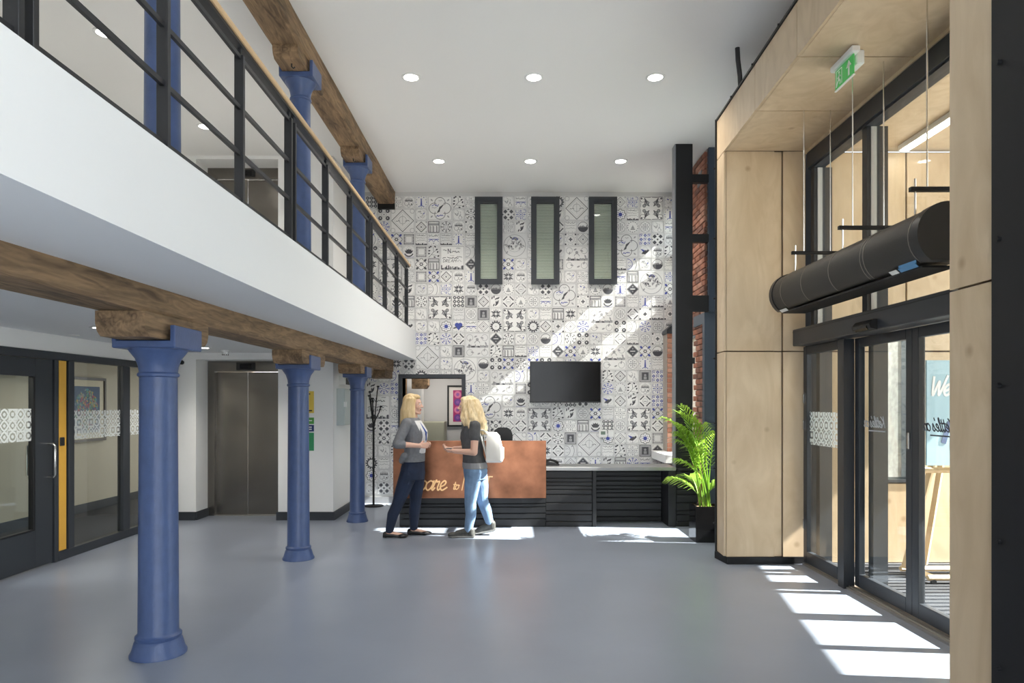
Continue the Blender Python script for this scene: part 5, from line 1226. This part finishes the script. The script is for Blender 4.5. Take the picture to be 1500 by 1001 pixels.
YP = 7.95; KP = YP/1000
def PX(px, py, dy=0): return ((px-750)*KP, YP+dy, 1.55-(py-591)*KP)

# ---- woman with straight blonde hair, facing the other
def woman_a():
    root = None; F = 1
    hc = (-1.152, YP, 1.535)
    def legs(mb, g):
        for hip, knee, calf, ank, dy in (((600, 694), (584, 738), (578.5, 752), (572.5, 775), -.085), ((609, 694), (607, 737), (606.5, 752), (604.5, 775), .085)):
            mb.capsule(PX(*hip, dy), .092+g, PX((hip[0]+knee[0])/2, (hip[1]+knee[1])/2, dy), .078+g).capsule(PX((hip[0]+knee[0])/2, (hip[1]+knee[1])/2, dy), .078+g, PX(*knee, dy), .056+g)
            mb.capsule(PX(*knee, dy), .056+g, PX(calf[0]-1, calf[1], dy), .055+g).capsule(PX(calf[0]-1, calf[1], dy), .055+g, PX(*ank, dy), .037+g)
    def torso(mb, g, z0=0, z1=9, sx=0):
        secs = [(702, 606, .112, .160), (688, 604.5, .132, .172), (676, 606, .118, .158), (664, 608.5, .098, .132), (650, 609, .105, .138), (640, 609.5, .120, .146), (632, 609, .122, .152), (622, 606, .098, .168), (616, 604.5, .076, .160), (612, 604, .062, .11), (609, 604.5, .05, .06)]
        secs = [(PX(c, y), a+g, b+g) for y, c, a, b in secs]; secs = [((c[0]+sx, c[1], c[2]), a, b) for c, a, b in secs if z0 <= c[2] <= z1]; mb.loft(secs)
    S1, E1, W1 = PX(599, 620, -.165), PX(587, 649, -.245), PX(617.5, 652, -.175); S2, E2, W2 = PX(602, 620, .165), PX(597, 650, .235), PX(618.5, 652, .13)
    def arms(mb, g, t=1.0):
        for S_, E_, W_ in ((S1, E1, W1), (S2, E2, W2)):
            q = Vector(E_).lerp(Vector(W_), t); mb.capsule(S_, .048+g, E_, .039+g).capsule(E_, .039+g, q[:], .039+g-.014*t)
    b = MB(); legs(b, 0); torso(b, 0); arms(b, 0); b.capsule(PX(604.5, 612), .05, (hc[0]-.02, hc[1], hc[2]-.06), .046); head(b, hc, F)
    hand(b, W1, (1, .62, .03), (-.2, 1, -.1), (0, 0, 1), (.35, .5, .4), .95); hand(b, W2, (1, -.6, .0), (0, -1, -.1), (0, 0, 1), (.4, .6, .5), .95)
    for an, to, dy in (((572.5, 776), (587, 787), -.085), ((604.5, 776), (620, 784), .085)):
        A = PX(*an, dy); A = (A[0]-.01, A[1], .055); Tt = (A[0]+.165, A[1], .022)
        b.capsule((A[0]+.01, A[1], .09), .036, (A[0], A[1], .045), .034).capsule((A[0], A[1], .05), .034, Tt, .026)
    me = remesh(b, .0055, 3); me.name = 'person'
    root = pobj('person', me, [skin, lip], None); paint_lips(me, hc, F)
    tag(root, 'woman in grey jacket and dark jeans facing the other by the copper desk', 'person')
    eyes(hc, F, root, mat('iris_blue', (.08, .14, .2), .2))
    j = MB(); legs(j, .010); torso(j, .010, 0, PX(0, 666)[2]); me = remesh(j, .006, 3); pobj('jeans', me, denim_d, root)
    t = MB(); torso(t, .012, PX(0, 672)[2], PX(0, 613)[2], .005); pobj('blouse', remesh(t, .006, 3), mat('white_blouse', (.72, .72, .72), .7), root)
    t = MB(); torso(t, .022, PX(0, 677)[2], PX(0, 611)[2], -.009); arms(t, .016, .22); t.capsule(PX(595, 668, -.1), .05, PX(591, 674, -.09), .04)
    pobj('jacket', remesh(t, .006, 4), mat('grey_marl_jacket', (.17, .175, .19), .8, noise=.12, nscale=40, bump=.2, bscale=120), root)
    l = MB()
    for dy in (-.085, -.02): l.tube([(PX(611, 613)[0], YP+dy*.7, PX(0, 613)[2]), (PX(618, 620)[0], YP+dy, PX(0, 622)[2]), (PX(625.5, 632)[0], YP+dy, PX(0, 633)[2]), (PX(624.5, 640)[0], YP-.05, PX(0, 645)[2])], .009, 6)
    lan = obj('lanyard', l, mat('lanyard_blue', (.04, .09, .35), .6), root, True)
    h = MB(); P = lambda x, y, z: (hc[0]+x, hc[1]+y, hc[2]+z)
    h.ell(P(-.028, 0, .038), .096, .086, .094).ell(P(-.055, 0, -.02), .075, .082, .10).ell(P(.03, 0, .085), .055, .062, .036)
    rr = random.Random(3)
    for i in range(34):
        a = math.radians(62+236*i/33); cx, sy = math.cos(a), math.sin(a); ln = .30+.03*rr.random()-(.06 if abs(i-16.5) > 14 else 0)
        top = P(-.02+.072*cx, .076*sy, .06); mid = P(-.03+.098*cx, .092*sy, -.07); end = P(-.045+.100*cx+(.03 if cx > 0 else 0), .098*sy, .045-ln+.02*rr.random())
        h.capsule(top, .02, mid, .021, 8).capsule(mid, .021, end, .013, 8)
    pobj('hair', remesh(h, .006, 2), hair_mat('blonde_hair', (.50, .33, .14), (.78, .60, .34)), root)
    for an, dy in (((572.5, 776), -.085), ((604.5, 776), .085)):
        A = PX(*an, dy); x = A[0]-.01; y = A[1]; s_ = MB()
        s_.capsule((x-.038, y, .045), .030, (x-.036, y, .02), .022).capsule((x-.03, y-.02, .038), .020, (x+.10, y-.028, .024), .017).capsule((x-.03, y+.02, .038), .020, (x+.10, y+.028, .024), .017)
        s_.ell((x+.150, y, .022), .075, .042, .026).ell((x+.02, y, .018), .09, .034, .014).box(x-.065, x-.025, y-.022, y+.022, .004, .04)
        pobj('shoe', remesh(s_, .005, 2), mat('black_pump', (.015, .014, .015), .3), root)
    return root
woman_a()

# ---- woman with long wavy hair, light jeans and a white bag
def woman_b():
    F = -1; hc = (-.515, YP, 1.512)
    def legs(mb, g):
        for hip, th, knee, calf, ank, dy in (((695, 690), (692, 712), (689.5, 735), (690.5, 752), (686.5, 775), -.08), ((700, 690), (704, 712), (706, 734), (712, 750), (717, 768), .08)):
            mb.capsule(PX(*hip, dy), .094+g, PX(*th, dy), .080+g).capsule(PX(*th, dy), .080+g, PX(*knee, dy), .058+g).capsule(PX(*knee, dy), .058+g, PX(*calf, dy), .054+g).capsule(PX(*calf, dy), .054+g, PX(*ank, dy), .038+g)
    def torso(mb, g, z0=0, z1=9, sx=0):
        secs = [(702, 696, .115, .160), (690, 696.5, .133, .172), (678, 695, .120, .160), (666, 693, .102, .138), (652, 692, .108, .142), (642, 691.5, .120, .150), (634, 692, .120, .155), (624, 693, .098, .168), (618, 693, .076, .155), (614, 692.5, .06, .10), (611, 691, .05, .06)]
        secs = [(PX(c, y), a+g, b+g) for y, c, a, b in secs]; secs = [((c[0]+sx, c[1], c[2]), a, b) for c, a, b in secs if z0 <= c[2] <= z1]; mb.loft(secs)
    S1, E1, W1 = PX(697, 624, -.165), PX(696, 661, -.215), PX(666, 660, -.13); S2, E2, W2 = PX(693, 624, .165), PX(688, 659, .20), PX(664, 658, .05)
    def arms(mb, g, t0, t1):
        for S_, E_, W_ in ((S1, E1, W1), (S2, E2, W2)):
            q = Vector(S_).lerp(Vector(E_), t0); mb.capsule(S_, .050+g, q[:], .050+g-.009*t0)
            if t1: mb.capsule(q[:], .041+g, W_, .026+g)
    b = MB(); legs(b, 0); torso(b, 0); arms(b, 0, 1, 1); b.capsule(PX(691.5, 614), .05, (hc[0]+.015, hc[1], hc[2]-.06), .046); head(b, hc, F)
    hand(b, W1, (-1, .25, .02), (-.1, .6, 1), (0, 1, 0), (.5, .6, .5), .95); hand(b, W2, (-1, -.15, .02), (0, -.5, 1), (0, -1, .3), (.5, .6, .5), .95)
    me = remesh(b, .0055, 3); me.name = 'person'
    root = pobj('person', me, [skin, lip], None); paint_lips(me, hc, F)
    tag(root, 'woman in grey t-shirt and light jeans with long wavy blonde hair', 'person'); eyes(hc, F, root, mat('iris_brown', (.08, .05, .03), .2))
    j = MB(); legs(j, .010); torso(j, .008, 0, PX(0, 670)[2]); pobj('jeans', remesh(j, .006, 3), denim_l, root)
    t = MB(); torso(t, .018, PX(0, 684)[2], PX(0, 612)[2]); arms(t, .016, .42, 0)
    pobj('shirt', remesh(t, .006, 4), mat('charcoal_tee', (.085, .085, .09), .8, noise=.15, nscale=20, bump=.2, bscale=80), root)
    c1, c2, c3 = PX(696, 686), PX(695.5, 682), PX(695, 677); t = MB().loft([(c1, .146, .184), (c2, .146, .184), (c3, .140, .177)]); pobj('lit_shirt_hem', remesh(t, .006, 2), mat('lit_hem_grey', (.28, .28, .29), .8), root)  # hem band in paler grey, the light along the hem put into colour
    h = MB(); P = lambda x, y, z: (hc[0]+x, hc[1]+y, hc[2]+z); rr = random.Random(8)
    h.ell(P(.026, 0, .036), .098, .088, .095).ell(P(.06, 0, -.03), .085, .092, .11).ell(P(-.03, 0, .082), .055, .064, .036)
    for i in range(40):
        a = math.radians(50+260*i/39); cx, sy = -math.cos(a), math.sin(a); ln = .34+.05*rr.random()-(.07 if abs(i-19.5) > 16 else 0)
        pts = []
        ph_ = rr.uniform(0, 6.28)
        for k in range(8):
            u = k/7; spread = .092+.060*math.sin(min(u*1.25, 1)*PI/2); wav = .026*u*math.sin(ph_+u*11)
            pts.append(P(.022+(spread+wav)*cx+.028*u, (spread+wav)*sy, .07-ln*u**1.05))
        for k in range(7): h.capsule(pts[k], .021-.001*k, pts[k+1], .020-.001*k, 8)
    pobj('hair', remesh(h, .006, 1), hair_mat('golden_wavy_hair', (.60, .42, .20), (.90, .74, .48)), root)
    for (ax, ay), dy, lift_, tilt in (((686.5, 776), -.08, 0, 0), ((717, 769), .08, .035, .24)):
        A = PX(ax, ay, dy); s_ = MB(); y = A[1]; x = A[0]
        def Q(u, v, z): # u forward (towards -X) from the ankle
            c_, n_ = math.cos(tilt), math.sin(tilt); uu, zz = u-.17, z; return (x-(.17+uu*c_-zz*n_*0-0), y+v, max(.012, zz+(-uu)*n_))
        s_.capsule(Q(-.03, 0, .085), .046, Q(-.03, 0, .05), .046).capsule(Q(-.02, 0, .08), .045, Q(.12, 0, .05), .036).capsule(Q(-.04, 0, .03), .040, Q(.16, 0, .03), .036).ell(Q(.185, 0, .033), .05, .042, .030)
        sh = pobj('shoe', remesh(s_, .005, 2), mat('dark_trainer', (.06, .06, .055), .6, noise=.3, nscale=30), root)
        so = MB()
        so.add([Q(-.075, -.035, .002), Q(.05, -.040, .002), Q(.2, -.038, .002), Q(.235, 0, .004), Q(.2, .038, .002), Q(.05, .04, .002), Q(-.075, .035, .002), Q(-.078, -.036, .022), Q(.05, -.041, .022), Q(.2, -.039, .022), Q(.238, 0, .022), Q(.2, .039, .022), Q(.05, .041, .022), Q(-.078, .036, .022)],
               [(0, 1, 2, 3, 4, 5, 6), (13, 12, 11, 10, 9, 8, 7)]+[(i, (i+1) % 7, 7+(i+1) % 7, 7+i) for i in range(7)])
        obj('sole', so, mat('pale_sole', (.3, .29, .27), .7), sh)
    return root
woman_b()
ph2 = obj('mobile_phone', MB().bbox(-.765, -.695, 7.815, 7.955, 1.022, 1.031, .003), blackp); tag(ph2, 'black mobile phone held by the woman with wavy hair', 'phone')
# white bag worn on the back
bg = empty('white_bag', (-.195, YP-.03, .87)); tag(bg, 'white structured bag on the back of the woman in light jeans', 'bag')
bgm = mat('white_leather', (.74, .72, .68), .5)
vs = []; fs = []
secs = [(.0, -.095, .075, .105), (.02, -.105, .09, .125), (.16, -.10, .085, .13), (.30, -.10, .05, .115), (.335, -.09, .02, .10), (.34, -.08, .005, .09)]
for z, x0, x1, hw in secs:
    for x, y in ((x0, -hw), (x0+.015, -hw-.01), (x1-.02, -hw-.01), (x1, -hw+.01), (x1, hw-.01), (x1-.02, hw+.01), (x0+.015, hw+.01), (x0, hw)): vs.append((x, y, z))
for k in range(len(secs)-1):
    for i in range(8): fs.append((k*8+i, k*8+(i+1) % 8, (k+1)*8+(i+1) % 8, (k+1)*8+i))
fs.append(tuple(range(8))[::-1]); fs.append(tuple(40+i for i in range(8)))
obj('body', MB().add(vs, fs), bgm, bg, True)
obj('front_pocket', MB().bbox(.075, .10, -.09, .09, .03, .17, .01), bgm, bg)
for y in (-.09, .09): obj('strap', MB().tube([(-.09, y, .05), (-.12, y*1.2, .16), (-.17, y*1.3, .33), (-.24, y*1.3, .385), (-.13, y*1.1, .37), (-.08, y, .325)], .010, 6), bgm, bg, True)
